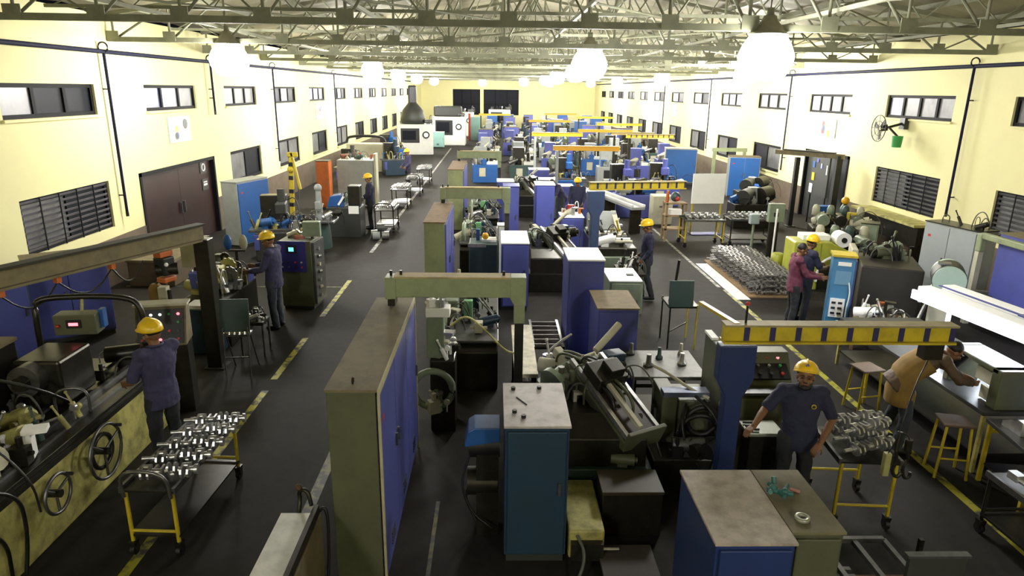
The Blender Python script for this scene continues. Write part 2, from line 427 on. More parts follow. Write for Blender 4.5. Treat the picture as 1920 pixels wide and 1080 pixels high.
# high-bay lamps
def lamp():
    t = thing('pendant_lamp', '', 'lamp')
    MB().lathe([(.001, .62), (.09, .61), (.12, .54), (.26, .38), (.30, .34), (.28, .34), (.001, .36)], 20).build('reflector', ALU, t)
    MB().lathe([(.001, .72), (.055, .72), (.06, .60), (.001, .60)], 12).build('ballast_housing', TRUSSM, t)
    MB().cyl((0, 0, .62), (0, 0, 1.62), .01, n=6).build('hanger_rod', DARKM, t)
    g = MB().lathe([(.001, -.34), (.17, -.33), (.31, -.26), (.40, -.10), (.42, .03), (.36, .18), (.26, .34), (.001, .345)], 20).build('glare_globe', FROST, t)  # oversized glowing shape, takes in the glare around the lamp
    return t
LD = ['large glaring high-bay lamp nearest the camera, right of centre', 'glaring high-bay lamp above the left wall', 'bright high-bay lamp over the middle of the hall, behind the largest lamp',
      'high-bay lamp close to the right wall, nearest of that row', 'high-bay lamp hanging near the left wall, second of that row']
for i, (x, y, z, p) in enumerate(LAMPS):
    i -= 2
    first_or_dup('lamp', lamp, (x, y, z), 0, ['added unseen high-bay lamp behind the camera on the left', 'added unseen high-bay lamp behind the camera on the right'][-i-1] if i < 0 else LD[i] if i < 5 else 'small glaring high-bay lamp far down the hall', 'high-bay lamps' if i < 5 else 'distant high-bay lamps')
    lo_ = [c for c in C.objects if c.name.startswith('hanger_rod')][-1]; L_ = zr(x)+.01-z-.62
    lo_.scale = (1, 1, L_); lo_.location = (0, 0, .62*(1-L_))
    l = bpy.data.lights.new('lamp_light', 'POINT'); l.energy = LAMP_W*p; l.color = (1, .97, .90); l.shadow_soft_size = .45
    o = bpy.data.objects.new('lamp_light', l); C.objects.link(o); o.location = (x, y, z-.10)

# ------------------------------------------------------------------ people
def vlerp(a, b, t): return Vector(a).lerp(Vector(b), t)
def loft(m, rings, n=18):
    """rings: (centre, side vector * rx, front vector * ry)"""
    vs = []
    for c, u, v in rings:
        for i in range(n):
            a = 2*PI*i/n; vs.append(Vector(c)+Vector(u)*math.cos(a)+Vector(v)*math.sin(a))
    k = len(rings)
    fs = [(j*n+i, j*n+(i+1) % n, (j+1)*n+(i+1) % n, (j+1)*n+i) for j in range(k-1) for i in range(n)]
    fs += [tuple(range(n-1, -1, -1)), tuple(range((k-1)*n, k*n))]
    m.add(vs, fs, True)
def limb(m, pts, rs):
    for i in range(len(pts)-1):
        m.cyl(pts[i], pts[i+1], rs[i], rs[i+1], n=14)
    for p, r in zip(pts, rs): m.ball(p, r*1.0, 12)
def remesh(o, vox, it=4):
    r = o.modifiers.new('remesh', 'REMESH'); r.mode = 'VOXEL'; r.voxel_size = vox; r.use_smooth_shade = True
    s = o.modifiers.new('smooth', 'SMOOTH'); s.iterations = it; s.factor = .5
WRINK = bpy.data.textures.new('cloth_wrinkle', 'CLOUDS'); WRINK.noise_scale = .09
def hand(m, wrist, d, pn, curl, thumb_side, fine=True):
    """palm and five separate bent fingers; d = direction of the hand, pn = normal out of the palm, thumb_side = +-1"""
    d = Vector(d).normalized(); pn = (Vector(pn)-d*Vector(pn).dot(d)).normalized(); s = d.cross(pn)*thumb_side
    w = Vector(wrist); kn = w+d*.088
    for t in (-.026, -.009, .009, .026):
        m.cyl(w+d*.005+s*t*.75, kn+s*t*1.05, .0135, .0125, n=10); m.ball(kn+s*t*1.05, .0125, 8)
    for i, (t, L) in enumerate(((.030, .070), (.010, .078), (-.010, .072), (-.029, .056))):
        p = kn+s*t; a = curl*(.8+.12*i); q = d
        for k, f in enumerate((.45, .32, .23)):
            a2 = a*(k+.6)*.62
            q = (d*math.cos(a2)+pn*math.sin(a2)).normalized()
            e = p+q*L*f; m.cyl(p, e, .0088-.0008*k, .0082-.0008*k, n=8); m.ball(e, .0083-.0008*k, 8); p = e
    p = w+d*.022+s*.026; q = (d*.62+s*.62+pn*.35).normalized()
    e = p+q*.042; m.cyl(p, e, .0125, .010, n=8); m.ball(e, .010, 8)
    q = (d*.8+s*.15+pn*(.3+.4*curl)).normalized(); f = e+q*.034; m.cyl(e, f, .0098, .0085, n=8); m.ball(f, .0086, 8)

def person(label, loc, rz, J=None, shirt=NAVY, trousers=TROU, helmet=True, beard=False, fine=True, apron=None, shield=False, sleeve='short', H=1.0, badge=False):
    """local frame: the person looks towards -Y, right hand on -X"""
    t = thing('person', label, 'person', loc, rz); t.scale = (H, H, H)
    P = dict(pelvis=(0, 0, .93), waist=(0, 0, 1.08), chest=(0, .01, 1.27), neck=(0, .01, 1.44), head=(0, -.02, 1.575),
             sr=(-.185, .01, 1.395), er=(-.24, -.02, 1.12), wr=(-.22, -.20, .98), hr=None,
             sl=(.185, .01, 1.395), el=(.24, -.02, 1.12), wl=(.22, -.20, .98), hl=None,
             hipr=(-.095, 0, .90), kr=(-.11, -.02, .49), ar=(-.115, .02, .085), hipl=(.095, 0, .90), kl=(.11, -.02, .49), al=(.115, .02, .085),
             look=(0, -1, 0), pnr=(1, 0, 0), pnl=(-1, 0, 0), curl=.75)
    P.update(J or {})
    V = {k: Vector(v) for k, v in P.items() if isinstance(v, tuple)}
    side = (V['sl']-V['sr']).normalized()
    up = (V['neck']-V['pelvis']).normalized(); fr = up.cross(side).normalized()
    def torso(m, g):
        sp = [V['pelvis']-up*.10, V['pelvis'], V['waist'], V['chest']-up*.06, V['chest']+up*.03, vlerp(V['chest'], V['neck'], .72), V['neck']]
        rx = [.145, .158, .150, .170, .178, .150, .062]; ry = [.10, .118, .108, .118, .115, .085, .055]
        loft(m, [(c, side*(a+g), fr*(b+g)) for c, a, b in zip(sp, rx, ry)])
        for q in ('sr', 'sl'):
            m.ball(V[q], .062+g, 12); m.cyl(V[q], vlerp(V['chest'], V['neck'], .62), .06+g, .06+g, n=12)
    look = V['look'].normalized(); hu = (Vector((0, 0, 1))-look*look.z).normalized() if abs(look.z) < .95 else up
    hs = look.cross(hu).normalized(); hc = V['head']
    HM = Matrix.Translation(hc) @ Matrix((( -hs.x, -look.x, hu.x, 0), (-hs.y, -look.y, hu.y, 0), (-hs.z, -look.z, hu.z, 0), (0, 0, 0, 1)))
    # head frame: +x = left of face, -y = forward, +z = up
    b = MB(); torso(b, -.018)
    b.cyl(V['neck']-up*.03, hc-hu*.03, .057, .052, n=14)
    def hb(c, r, sc=(1, 1, 1)):
        k = 6; n = 14
        prof = [(max(1e-5, math.sin(PI*j/8)), -math.cos(PI*j/8)) for j in range(9)]
        b.lathe(prof, n, HM @ Matrix.Translation(c) @ Matrix.Diagonal((r*sc[0], r*sc[1], r*sc[2], 1)))
    hb((0, .015, .02), .1, (.78, .96, 1.0)); hb((0, -.02, -.045), .1, (.62, .74, .72)); hb((0, -.062, -.088), .026, (1.1, .8, .8))
    hb((0, -.098, -.012), .014, (.9, 1.1, 1.9)); hb((0, -.108, -.026), .016, (1.2, 1, .8)); hb((0, -.088, -.058), .02, (1.4, .6, .55))
    for sx in (-1, 1): hb((sx*.078, .012, -.012), .03, (.35, .7, 1)); hb((sx*.03, -.078, .018), .02, (1.3, .6, .6)); hb((sx*.045, -.066, -.028), .026, (1, .8, .9))
    for q in 'rl':
        s_, e_, w_ = V['s'+q], V['e'+q], V['w'+q]
        limb(b, [s_, vlerp(s_, e_, .4), e_, vlerp(e_, w_, .35), w_], [.052, .048, .040, .041, .027])
        dd = V['h'+q] if P['h'+q] else (w_-e_)
        hand(b, w_, dd, V['pn'+q], P['curl'], 1 if q == 'l' else -1)
        limb(b, [V['hip'+q], vlerp(V['hip'+q], V['k'+q], .4), V['k'+q], vlerp(V['k'+q], V['a'+q], .35), V['a'+q]], [.060, .058, .046, .046, .036])
    bo = b.build('body', SKIN, t); remesh(bo, .0062 if fine else .012, 3)
    # shirt
    m = MB(); torso(m, .020); loft(m, [(V['pelvis']-up*.17, side*.186, fr*.142), (V['pelvis']-up*.08, side*.188, fr*.142), (V['pelvis'], side*.186, fr*.139), (V['waist'], side*.172, fr*.130)])
    for q in 'rl':
        s_, e_, w_ = V['s'+q], V['e'+q], V['w'+q]
        if sleeve == 'short': limb(m, [s_, vlerp(s_, e_, .5), vlerp(s_, e_, .86)], [.066, .064, .062])
        else: limb(m, [s_, vlerp(s_, e_, .5), e_, vlerp(e_, w_, .5), vlerp(e_, w_, .93)], [.066, .060, .054, .050, .040])
    so = m.build('shirt', shirt, t); remesh(so, .013, 3)
    dm = so.modifiers.new('wrinkle', 'DISPLACE'); dm.texture = WRINK; dm.strength = .03; dm.mid_level = .5; dm.texture_coords = 'LOCAL'
    cm = MB(); cc = V['neck']-up*.005
    ring = [cc+side*math.cos(a)*.075+fr*math.sin(a)*.070+up*(.028-.03*max(0, math.sin(a)*-1)) for a in [2*PI*i/16 for i in range(16)]]
    cm.tube(ring, .013, 6, True, 0); cm.build('collar', shirt, so)
    # trousers
    m = MB(); loft(m, [(V['pelvis']+up*.06, side*.155, fr*.115), (V['pelvis'], side*.168, fr*.124), (V['pelvis']-up*.10, side*.165, fr*.122)])
    for q in 'rl': limb(m, [V['hip'+q]-Vector((0, 0, .02)), vlerp(V['hip'+q], V['k'+q], .45), V['k'+q], vlerp(V['k'+q], V['a'+q], .5), V['a'+q]+Vector((0, 0, .01))], [.098, .088, .070, .066, .062])
    to = m.build('trousers', trousers, t); remesh(to, .013, 3)
    dm = to.modifiers.new('wrinkle', 'DISPLACE'); dm.texture = WRINK; dm.strength = .03; dm.mid_level = .5; dm.texture_coords = 'LOCAL'
    for q in 'rl':
        a = V['a'+q]; z = a.z-.085; dr = Vector((0, -1, 0))
        m = MB(); limb(m, [(a.x, a.y+.025, z+.045), (a.x, a.y-.06, z+.045), (a.x, a.y-.15, z+.036)], [.044, .044, .036])
        o = m.build('shoe', BLACK, t); remesh(o, .01, 2)
    # face details
    for sx in (-1, 1):
        p = HM @ Vector((sx*.031, -.088, .002)); MB().ball(p, .0095, 8).build('eye', BLACK, t)
        MB().tube([HM @ Vector((sx*.014, -.098, .022)), HM @ Vector((sx*.032, -.096, .028)), HM @ Vector((sx*.05, -.082, .02))], .0048, 5).build('eyebrow', HAIR, t)
    MB().tube([HM @ Vector((-.022, -.094, -.060)), HM @ Vector((0, -.104, -.060)), HM @ Vector((.022, -.094, -.060))], .0052, 5).build('mouth', mat('lips', (.14, .05, .035), .5, 0, 0), t)
    # hair cap
    m = MB(); prof = [(max(1e-5, math.sin(PI*j/10)), math.cos(PI*j/10)) for j in range(6)]+[(.97, -.12), (.85, -.38)]
    m.lathe(prof, 16, HM @ Matrix.Translation((0, .030, .030)) @ Matrix.Diagonal((.083, .092, .100, 1))); m.build('hair', HAIR, t)
    if beard:
        m = MB()
        for p, r, sc in (((0, -.066, -.098), .036, (1.35, .85, .9)), ((.045, -.036, -.080), .032, (.75, 1.1, 1.3)), ((-.045, -.036, -.080), .032, (.75, 1.1, 1.3)), ((0, -.096, -.044), .013, (2.2, .7, .6)), ((.06, -.01, -.05), .026, (.5, .9, 1.4)), ((-.06, -.01, -.05), .026, (.5, .9, 1.4))):
            prof = [(max(1e-5, math.sin(PI*j/8)), -math.cos(PI*j/8)) for j in range(9)]
            m.lathe(prof, 12, HM @ Matrix.Translation(p) @ Matrix.Diagonal((r*sc[0], r*sc[1], r*sc[2], 1)))
        o = m.build('beard', HAIR, t); remesh(o, .006, 2)
    if helmet:
        m = MB(); HH = HM @ Matrix.Translation((0, .005, .055)) @ Matrix.Rotation(R(-12), 4, 'X')
        prof = [(max(1e-5, math.sin(PI*j/16)), math.cos(PI*j/16)) for j in range(9)]
        m.lathe([(r*1, z) for r, z in prof]+[(1.0, -.12)], 22, HH @ Matrix.Diagonal((.118, .136, .118, 1)))
        h = m.build('helmet', HELM, t)
        brim = MB(); pts = [HH @ Vector((math.cos(a)*.120, -.02-math.sin(a)*.150, -.004)) for a in [PI*i/10 for i in range(11)]]
        inn = [HH @ Vector((math.cos(a)*.100, -.02-math.sin(a)*.10, .004)) for a in [PI*i/10 for i in range(11)]]
        vs = pts+inn; brim.add(vs+[v-hu*.006 for v in vs], [(i, i+1, 12+i, 11+i) for i in range(10)]+[(23+i, 22+i, 33+i, 34+i) for i in range(10)]+[(i+1, i, 22+i, 23+i) for i in range(10)])
        brim.build('brim', HELM, h)
        rid = MB(); rid.tube([HH @ Vector((0, -math.cos(a)*.134, math.sin(a)*.120)) for a in [PI*(.12+.76*i/8) for i in range(9)]], .011, 6); rid.build('ridge', HELM, h)
        if badge: MB().ball(HH @ Vector((0, -.122, .055)), .019, 10, (1, .5, 1)).build('helmet_badge', BLUE, h)
    if badge:
        c = V['chest']+side*.085-fr*0+up*.03; f = -fr if (-fr).y < 0 else fr
        MB().lathe([(.001, 0), (.026, 0), (.026, .006), (.001, .006)], 16, Matrix.Translation(c+f*.132) @ f.to_track_quat('Z', 'Y').to_matrix().to_4x4()).build('shirt_emblem', YEL, so)
        MB().lathe([(.001, 0), (.016, 0), (.016, .008), (.001, .008)], 12, Matrix.Translation(c+f*.132) @ f.to_track_quat('Z', 'Y').to_matrix().to_4x4()).build('emblem_centre', NAVY, so)
    if apron:
        m = MB(); dn = Vector((0, 0, -1)); loft(m, [(V['pelvis']+dn*.34, side*.21, Vector((0, .165, 0))), (V['pelvis']+dn*.16, side*.215, Vector((0, .172, 0))), (V['pelvis'], side*.225, fr*.178), (V['waist'], side*.212, fr*.170), (V['chest'], side*.218, fr*.165)])
        o = m.build('apron', apron, t); remesh(o, .015, 3)
    if shield:
        m = MB(); f0 = []
        for k in range(9):
            a = PI*(.08+.84*k/8)
            for z in (.05, -.13): f0.append(HM @ Vector((math.cos(a)*.125, -.02-math.sin(a)*.135, z)))
        m.add(f0, [(2*i, 2*i+2, 2*i+3, 2*i+1) for i in range(8)]); o = m.build('face_shield', GLASSD, t)
        sd = o.modifiers.new('s', 'SOLIDIFY'); sd.thickness = .004
    return t

person('bearded worker in a dark polo shirt with chest emblem and yellow helmet, facing the camera', (3.14, 6.22, 0), R(-10),
       dict(er=(-.36, -.06, 1.21), wr=(-.50, -.26, 1.10), hr=(-.6, -.6, -.3), pnr=(.3, .2, -1), el=(.33, .02, 1.12), wl=(.17, -.20, .93), hl=(-.6, -.4, -.7), pnl=(-.2, .3, -1),
            look=(-.25, -1, .18), head=(-.01, -.035, 1.575), curl=.9, neck=(0, 0, 1.44), pelvis=(.03, .02, .93)),
       NAVY, TROU, True, True, True, badge=True)
person('worker in dark blue shirt and yellow helmet, back turned, beside the crankshaft trolley at left', (-3.78, 7.12, 0), R(-118),
       dict(er=(-.22, -.12, 1.12), wr=(-.12, -.36, 1.16), hr=(.1, -1, .1), el=(.27, -.06, 1.12), wl=(.2, -.3, 1.02), look=(.05, -1, -.25)), PURP, TROU, True, H=1.05)
person('worker in a slate-purple shirt and yellow helmet standing at the blue-faced control cabinet', (-4.02, 11.95, 0), R(-95),
       dict(er=(-.22, -.12, 1.12), wr=(-.16, -.38, 1.08), hr=(0, -1, 0), el=(.22, -.10, 1.12), wl=(.17, -.36, 1.06), look=(0, -1, -.35), head=(0, -.05, 1.57)), PURP, JEAN, True, H=1.05, sleeve='long')
person('worker in dark navy overalls and yellow helmet walking beside the striped jib crane', (3.22, 13.9, 0), R(-100),
       dict(er=(-.2, .06, 1.12), wr=(-.17, -.12, .95), el=(.22, .07, 1.12), wl=(.2, -.08, .92), look=(0, -1, -.35), kr=(-.1, -.09, .49), ar=(-.11, -.05, .085), kl=(.1, .03, .5), al=(.11, .16, .095)), NAVY, TROU, True, sleeve='long')
person('person with black hair in a maroon long-sleeved shirt at the blue panel', (5.62, 12.05, 0), R(80),
       dict(er=(-.22, -.14, 1.12), wr=(-.17, -.40, 1.08), hr=(0, -1, .1), el=(.22, -.12, 1.12), wl=(.15, -.40, 1.06), hl=(0, -1, 0), look=(0, -1, -.45), head=(0, -.06, 1.565)), MAROON, TROU, False, sleeve='long', H=.98)
person('worker in a navy shirt and yellow helmet next to the maroon-shirted person', (5.98, 12.45, 0), R(105),
       dict(er=(-.22, -.14, 1.12), wr=(-.12, -.36, 1.10), el=(.22, -.12, 1.12), wl=(.1, -.34, 1.12), look=(0, -1, -.4), head=(0, -.06, 1.565)), NAVY, TROU, True)
person('worker in a mustard apron and face shield bending over the lit inspection bench', (5.12, 7.60, 0), R(78),
       dict(pelvis=(0, .06, .95), waist=(0, -.02, 1.08), chest=(0, -.17, 1.20), neck=(0, -.33, 1.29), head=(0, -.46, 1.33), sr=(-.185, -.30, 1.26), sl=(.185, -.30, 1.26),
            er=(-.25, -.46, 1.05), wr=(-.14, -.66, 1.0), el=(.25, -.46, 1.05), wl=(.14, -.66, .98), hipr=(-.095, .05, .90), hipl=(.095, .05, .90),
            kr=(-.15, 0, .49), kl=(.15, .02, .49), ar=(-.2, .06, .085), al=(.2, .12, .085), look=(0, -.8, -.6)), BROWN, JEAN, False, apron=APRON, shield=True, sleeve='long')
person('worker in dark clothes and yellow helmet by the white notice on the left side', (-3.95, 21.3, 0), R(-80),
       dict(look=(0, -1, -.3)), NAVY, TROU, True, fine=False, sleeve='long')
person('worker in a purple shirt standing among the far left machines', (-3.9, 30.5, 0), R(-60), dict(look=(0, -1, -.3)), PURP, TROU, True, fine=False, sleeve='long')
person('worker in a purple shirt and light trousers stooping over the middle machine', (2.15, 22.2, 0), R(-60),
       dict(pelvis=(0, .06, .95), waist=(0, -.02, 1.08), chest=(0, -.14, 1.22), neck=(0, -.25, 1.34), head=(0, -.36, 1.40), sr=(-.185, -.22, 1.31), sl=(.185, -.22, 1.31),
            er=(-.24, -.34, 1.08), wr=(-.14, -.52, 1.0), el=(.24, -.34, 1.08), wl=(.14, -.52, 1.0), look=(0, -.9, -.5)), PURP, JEAN, False, fine=False, sleeve='long')
person('worker in black with a bright yellow helmet behind the striped jib crane beam', (2.55, 20.9, 0), R(-20), dict(look=(0, -1, -.3)), NAVY, TROU, True, fine=False, sleeve='long')

# ------------------------------------------------------------------ small parts that make machines
def bits(t, reg, n, seed, mats, size=1.0, kinds='vmbphcg'):
    """n different fittings standing on the patch reg = (x0, x1, y0, y1, z) of machine t, each its own part"""
    rn = random.Random(seed); x0, x1, y0, y1, z = reg
    for _ in range(n):
        x = rn.uniform(x0, x1); y = rn.uniform(y0, y1); k = rn.choice(kinds); s = size*rn.uniform(.7, 1.35); a = rn.uniform(-.6, .6)
        mt = rn.choice(mats); m = MB()
        if k == 'v':
            m.box((x, y, z+.07*s), (.13*s, .10*s, .16*s), a); m.cyl((x, y, z+.12*s), (x, y, z+.24*s), .028*s, n=10); m.cyl((x-.1*s, y, z+.09*s), (x+.1*s, y, z+.09*s), .022*s, n=8); nm = 'valve_block'
        elif k == 'm':
            d = Vector((math.cos(a), math.sin(a), rn.uniform(-.1, .5))).normalized()*.17*s; c = Vector((x, y, z+.12*s))
            m.cyl(c-d, c+d, .085*s, n=14); m.cyl(c+d, c+d*1.25, .045*s, n=10); m.box((x, y, z+.03*s), (.14*s, .12*s, .08*s), a); nm = 'motor'
        elif k == 'b':
            h = rn.uniform(.12, .3)*s; m.box((x, y, z+h/2), (.05*s, .12*s, h), a); m.box((x+.06*s, y, z+h-.02), (.17*s, .11*s, .035*s), a); nm = 'bracket'
        elif k == 'p':
            h = rn.uniform(.12, .38)*s; L = rn.uniform(.1, .3)*s; m.tube([(x, y, z-.02), (x, y, z+h), (x+L*math.cos(a*3), y+L*math.sin(a*3), z+h), (x+L*math.cos(a*3), y+L*math.sin(a*3), z-.02)], .014*s, 6); nm = 'pipe'
        elif k == 'h':
            L = rn.uniform(.2, .5)*s; m.tube([(x, y, z), (x+.05, y, z+.25*s), (x+L*.6, y+.1*a, z+.34*s), (x+L, y+.2*a, z+.1), (x+L, y+.25*a, z-.15*s)], .011, 6, smooth=3); nm = 'hose'; mt = rn.choice([HOSE, CABLE])
        elif k == 'c':
            d = Vector((rn.uniform(-.6, .6), rn.uniform(-.4, .4), 1)).normalized(); c = Vector((x, y, z))
            m.cyl(c, c+d*.22*s, .035*s, n=10); m.cyl(c+d*.2*s, c+d*.36*s, .014*s, n=8); m.ball(c+d*.37*s, .022*s, 8); nm = 'cylinder_rod'
        else:
            m.cyl((x, y, z), (x, y, z+.14*s), .012*s, n=6); m.cyl((x, y-.015, z+.17*s), (x, y+.02, z+.17*s), .045*s, n=14); nm = 'gauge'
        m.build(nm, mt, t)

def hoses(t, pairs, r=.011, m=None, name='hose'):
    for p in pairs: MB().tube(p, r, 6, smooth=3).build(name, m or HOSE, t)

def cabinet(label, cat, loc, rz, w, d, h, body, top, door, nd=2, group=None, eyes=True, plinth=.08, strip=None, vents=True, sticker=None):
    """box cabinet, doors on its local -Y face, origin at the floor under its centre"""
    t = thing('electrical_cabinet', label, cat, loc, rz, group)
    MB().bx(-w/2, w/2, -d/2, d/2, plinth, h-.015).build('body', body, t, .008)
    if plinth: MB().bx(-w/2+.02, w/2-.02, -d/2+.02, d/2-.02, 0, plinth).build('plinth', DGREY, t)
    MB().bx(-w/2-.012, w/2+.012, -d/2-.018, d/2+.012, h-.018, h+.006).build('top_panel', top, t, .004)
    for i in range(nd):
        a = -w/2+.02+(w-.04)*i/nd; b = -w/2+.02+(w-.04)*(i+1)/nd
        o = MB().bx(a+.006, b-.006, -d/2-.028, -d/2+.001, plinth+.03, h-.05).build('door', door, t, .006)
        hx = b-.06 if i % 2 == 0 else a+.06
        MB().bx(hx-.012, hx+.012, -d/2-.05, -d/2-.026, h*.52, h*.52+.13).build('handle', STEELD, o)
        if vents:
            for k in range(4): MB().bx((a+b)/2-.09, (a+b)/2+.09, -d/2-.035, -d/2-.026, plinth+.15+k*.035, plinth+.165+k*.035).build('vent_slot', BLACK, o)
        if sticker and i == 0:
            MB().bx(a+.12, a+.19, -d/2-.031, -d/2-.027, h*.82, h*.82+.05).build('sticker', sticker, o)
    if strip: MB().bx(-w/2-.015, w/2+.015, -d/2-.034, -d/2-.018, h-.05, h+.008).build('edge_strip', strip, t)
    if strip:
        for q in (-1, 1): MB().bx(q*(w/2)-.015, q*(w/2)+.015, -d/2-.036, -d/2-.016, 0, h-.05).build('edge_strip', strip, t)
    if eyes:
        for sx in (-1, 1): MB().torus((sx*(w/2-.12), 0, h+.035), .026, .008, 'Y', 12, 5).build('lifting_eye', DARKM, t)
    return t

def portal(label, loc, L=1.57, h=2.30, leg=.55, group=None):
    """sage-green box girder, left end on the cabinet top, right end on a column; origin at the floor under its left end"""
    t = thing('portal_girder', label, 'girder', loc, 0, group)
    MB().bx(.10, L-.17, -.09, .09, h-.24, h-.02).build('beam', SAGE, t, .01)
    MB().bx(.10, L-.17, -.10, .10, h-.02, h).build('beam_cap', mat('tan_beam_top', (.42, .33, .15), .7, 0, .4, 6), t)
    MB().bx(0, .12, -.10, .10, h-.26, h-.01).build('end_box', SAGE, t, .008)
    MB().prism([(L-.18, h), (L, h), (L, h-.33), (L-.13, h-.33), (L-.18, h-.24)], .2, FRONT(.1)).build('corner_box', SAGE, t, .006)
    MB().bx(L-.13, L-.01, -.07, .07, h-leg, h-.32).build('leg', SAGE, t, .006)
    MB().bx(L-.12, L-.02, -.06, .06, 0, h-leg).build('column', DARKM, t)
    MB().bx(.03, .11, -.12, .08, 1.97, h-.26).build('foot_bracket', DARKM, t)
    for x in (.06, .17, L-.25): MB().cyl((x, 0, h-.01), (x, 0, h+.05), .016, n=8).build('bolt', DARKM, t)
    return t

# ------------------------------------------------------------------ crankshafts, trolleys
def crank_mesh(L=.62, r=.075, fine=True):
    """shaft with offset pins and lobed webs, flange at one end, nose at the other"""
    m = MB(); n = 10 if fine else 8; k = 4; x = -L/2; z = r
    m.cyl((x, 0, z), (x+.10, 0, z), .019, n=n); m.cyl((x+.10, 0, z), (x+.12, 0, z), .034, n=n); x += .11
    pitch = (L-.11-.06)/k
    for i in range(k):
        a = (0, PI*.67, PI*1.33, 0)[i]+PI/5; e = r*.55; cy, cz = math.cos(a)*e, math.sin(a)*e
        m.cyl((x, 0, z), (x+pitch, 0, z) if 0 else (x+pitch*.22, 0, z), r*.36, n=n)
        for q in (.22, .74):
            pl = [(math.cos(2*PI*j/10)*r*.98-r*.06, math.sin(2*PI*j/10)*r*(.50 if math.cos(2*PI*j/10) > 0 else .78)) for j in range(10)]
            M = Matrix.Translation((x+pitch*q, 0, z)) @ Matrix.Rotation(a, 4, 'X') @ Matrix(((0, 0, 1, 0), (1, 0, 0, 0), (0, 1, 0, 0), (0, 0, 0, 1)))
            m.prism(pl, pitch*.17, M)
        m.cyl((x+pitch*.3, cy, z+cz), (x+pitch*.8, cy, z+cz), r*.34, n=n)
        x += pitch
    m.cyl((x-.01, 0, z), (x+.035, 0, z), r*.36, n=n); m.cyl((x+.03, 0, z), (L/2, 0, z), r*.62, n=12)
    return m
CRK = []
def crankshaft(loc, rz, label, group, dark=False):
    key = 'd' if dark else 'b'
    for k, o in CRK:
        if k == key: return dup(o, loc, rz, label, group)
    o = crank_mesh(.64, .078).build('crankshaft', STEELD if dark else STEEL); o.location = loc; o.rotation_euler = (0, 0, rz)
    tag(o, label, 'crankshaft', group); CRK.append((key, o)); return o

def caster(t, x, y, h=.15):
    f = MB().prism([(-.045, h), (.045, h), (.02, h*.35), (-.02, h*.35)], .06, SIDE(x-.03, y)).build('caster', DARKM, t)
    MB().cyl((x-.02, y, .055), (x+.02, y, .055), .055, n=16).build('wheel', BLACK, f)
def trolley(label, loc, rz, w=.8, L=1.3, h=.80, col=YEL, handle=True, group=None, shelf=True, tray=True, name='trolley'):
    t = thing(name, label, 'trolley', loc, rz, group)
    if tray:
        MB().bx(-w/2, w/2, -L/2, L/2, h-.05, h-.03).build('tray', DARKM, t)
        for sx in (-1, 1): MB().bx(sx*w/2-.015, sx*w/2+.015, -L/2, L/2, h-.06, h+.0).build('side_rail', STEELD, t)
    for sx in (-1, 1):
        for sy in (-1, 1):
            MB().cyl((sx*(w/2-.03), sy*(L/2-.03), .14), (sx*(w/2-.03), sy*(L/2-.03), h-.04), .019, n=8).build('leg', col, t)
            caster(t, sx*(w/2-.03), sy*(L/2-.03))
    if shelf:
        MB().bx(-w/2+.01, w/2-.01, -L/2+.02, L/2-.02, .20, .225).build('lower_shelf', DARKM, t)
    for sy in (-1, 1): MB().cyl((-w/2+.03, sy*(L/2-.03), .26), (w/2-.03, sy*(L/2-.03), .26), .015, n=6).build('cross_bar', col, t)
    if handle:
        MB().tube([(-w/2+.03, -L/2, h-.10), (-w/2+.03, -L/2-.03, h+.12), (-w/2+.14, -L/2-.05, h+.20), (w/2-.14, -L/2-.05, h+.20), (w/2-.03, -L/2-.03, h+.12), (w/2-.03, -L/2, h-.10)], .018, 8).build('push_handle', STEELD if col is YEL else col, t)
    return t
def bench(label, loc, rz, w, L, h, top, leg, group=None, name='steel_table', cat='table', shelf=True, th=.05):
    t = thing(name, label, cat, loc, rz, group)
    MB().bx(-w/2, w/2, -L/2, L/2, h-th, h).build('table_top', top, t, .005)
    for sx in (-1, 1):
        for sy in (-1, 1): MB().bx(sx*(w/2-.04)-.02, sx*(w/2-.04)+.02, sy*(L/2-.04)-.02, sy*(L/2-.04)+.02, 0, h-th).build('leg', leg, t)
    if shelf: MB().bx(-w/2+.05, w/2-.05, -L/2+.05, L/2-.05, .22, .24).build('shelf', DARKM, t)
    for sy in (-1, 1): MB().bx(-w/2+.04, w/2-.04, sy*(L/2-.04)-.012, sy*(L/2-.04)+.012, h-.16, h-.12).build('rail', leg, t)
    return t

def jib(label, loc, rz, h, L, post, beamm, stripem, n=8, post_r=.075, head=True, tail=.15, plain=False, group=None, bh=.19):
    """slewing jib: origin at the foot of the column, arm along local +X"""
    t = thing('jib_crane', label, 'crane', loc, rz, group)
    MB().bx(-.2, .2, -.2, .2, 0, .02).build('base_plate', DGREY, t)
    MB().prism([(-post_r, .02), (post_r, .02), (post_r, h-.55), (post_r+.09, h-.38), (post_r+.09, h-.02), (-post_r-.09, h-.02), (-post_r-.09, h-.38), (-post_r, h-.55)] if head else
               [(-post_r, .02), (post_r, .02), (post_r, h-.02), (-post_r, h-.02)], post_r*1.7, FRONT(post_r*.85)).build('column', post, t, .01)
    MB().bx(-tail, L, -.03, .03, h+.02, h+bh-.02).build('arm', beamm, t)
    MB().bx(-tail, L, -.075, .075, h+bh-.02, h+bh).build('top_flange', mat('dusty_flange', (.33, .27, .13), .7, 0, .4, 6) if not plain else beamm, t)
    MB().bx(-tail, L, -.075, .075, h, h+.02).build('bottom_flange', beamm, t)
    if not plain:
        for k in range(n):
            a = -tail+(L+tail)*(k+.78)/n; b = a+(L+tail)/n*.22
            MB().bx(a, b, -.034, .034, h+.021, h+bh-.021).build('stripe', stripem, t)
    return t

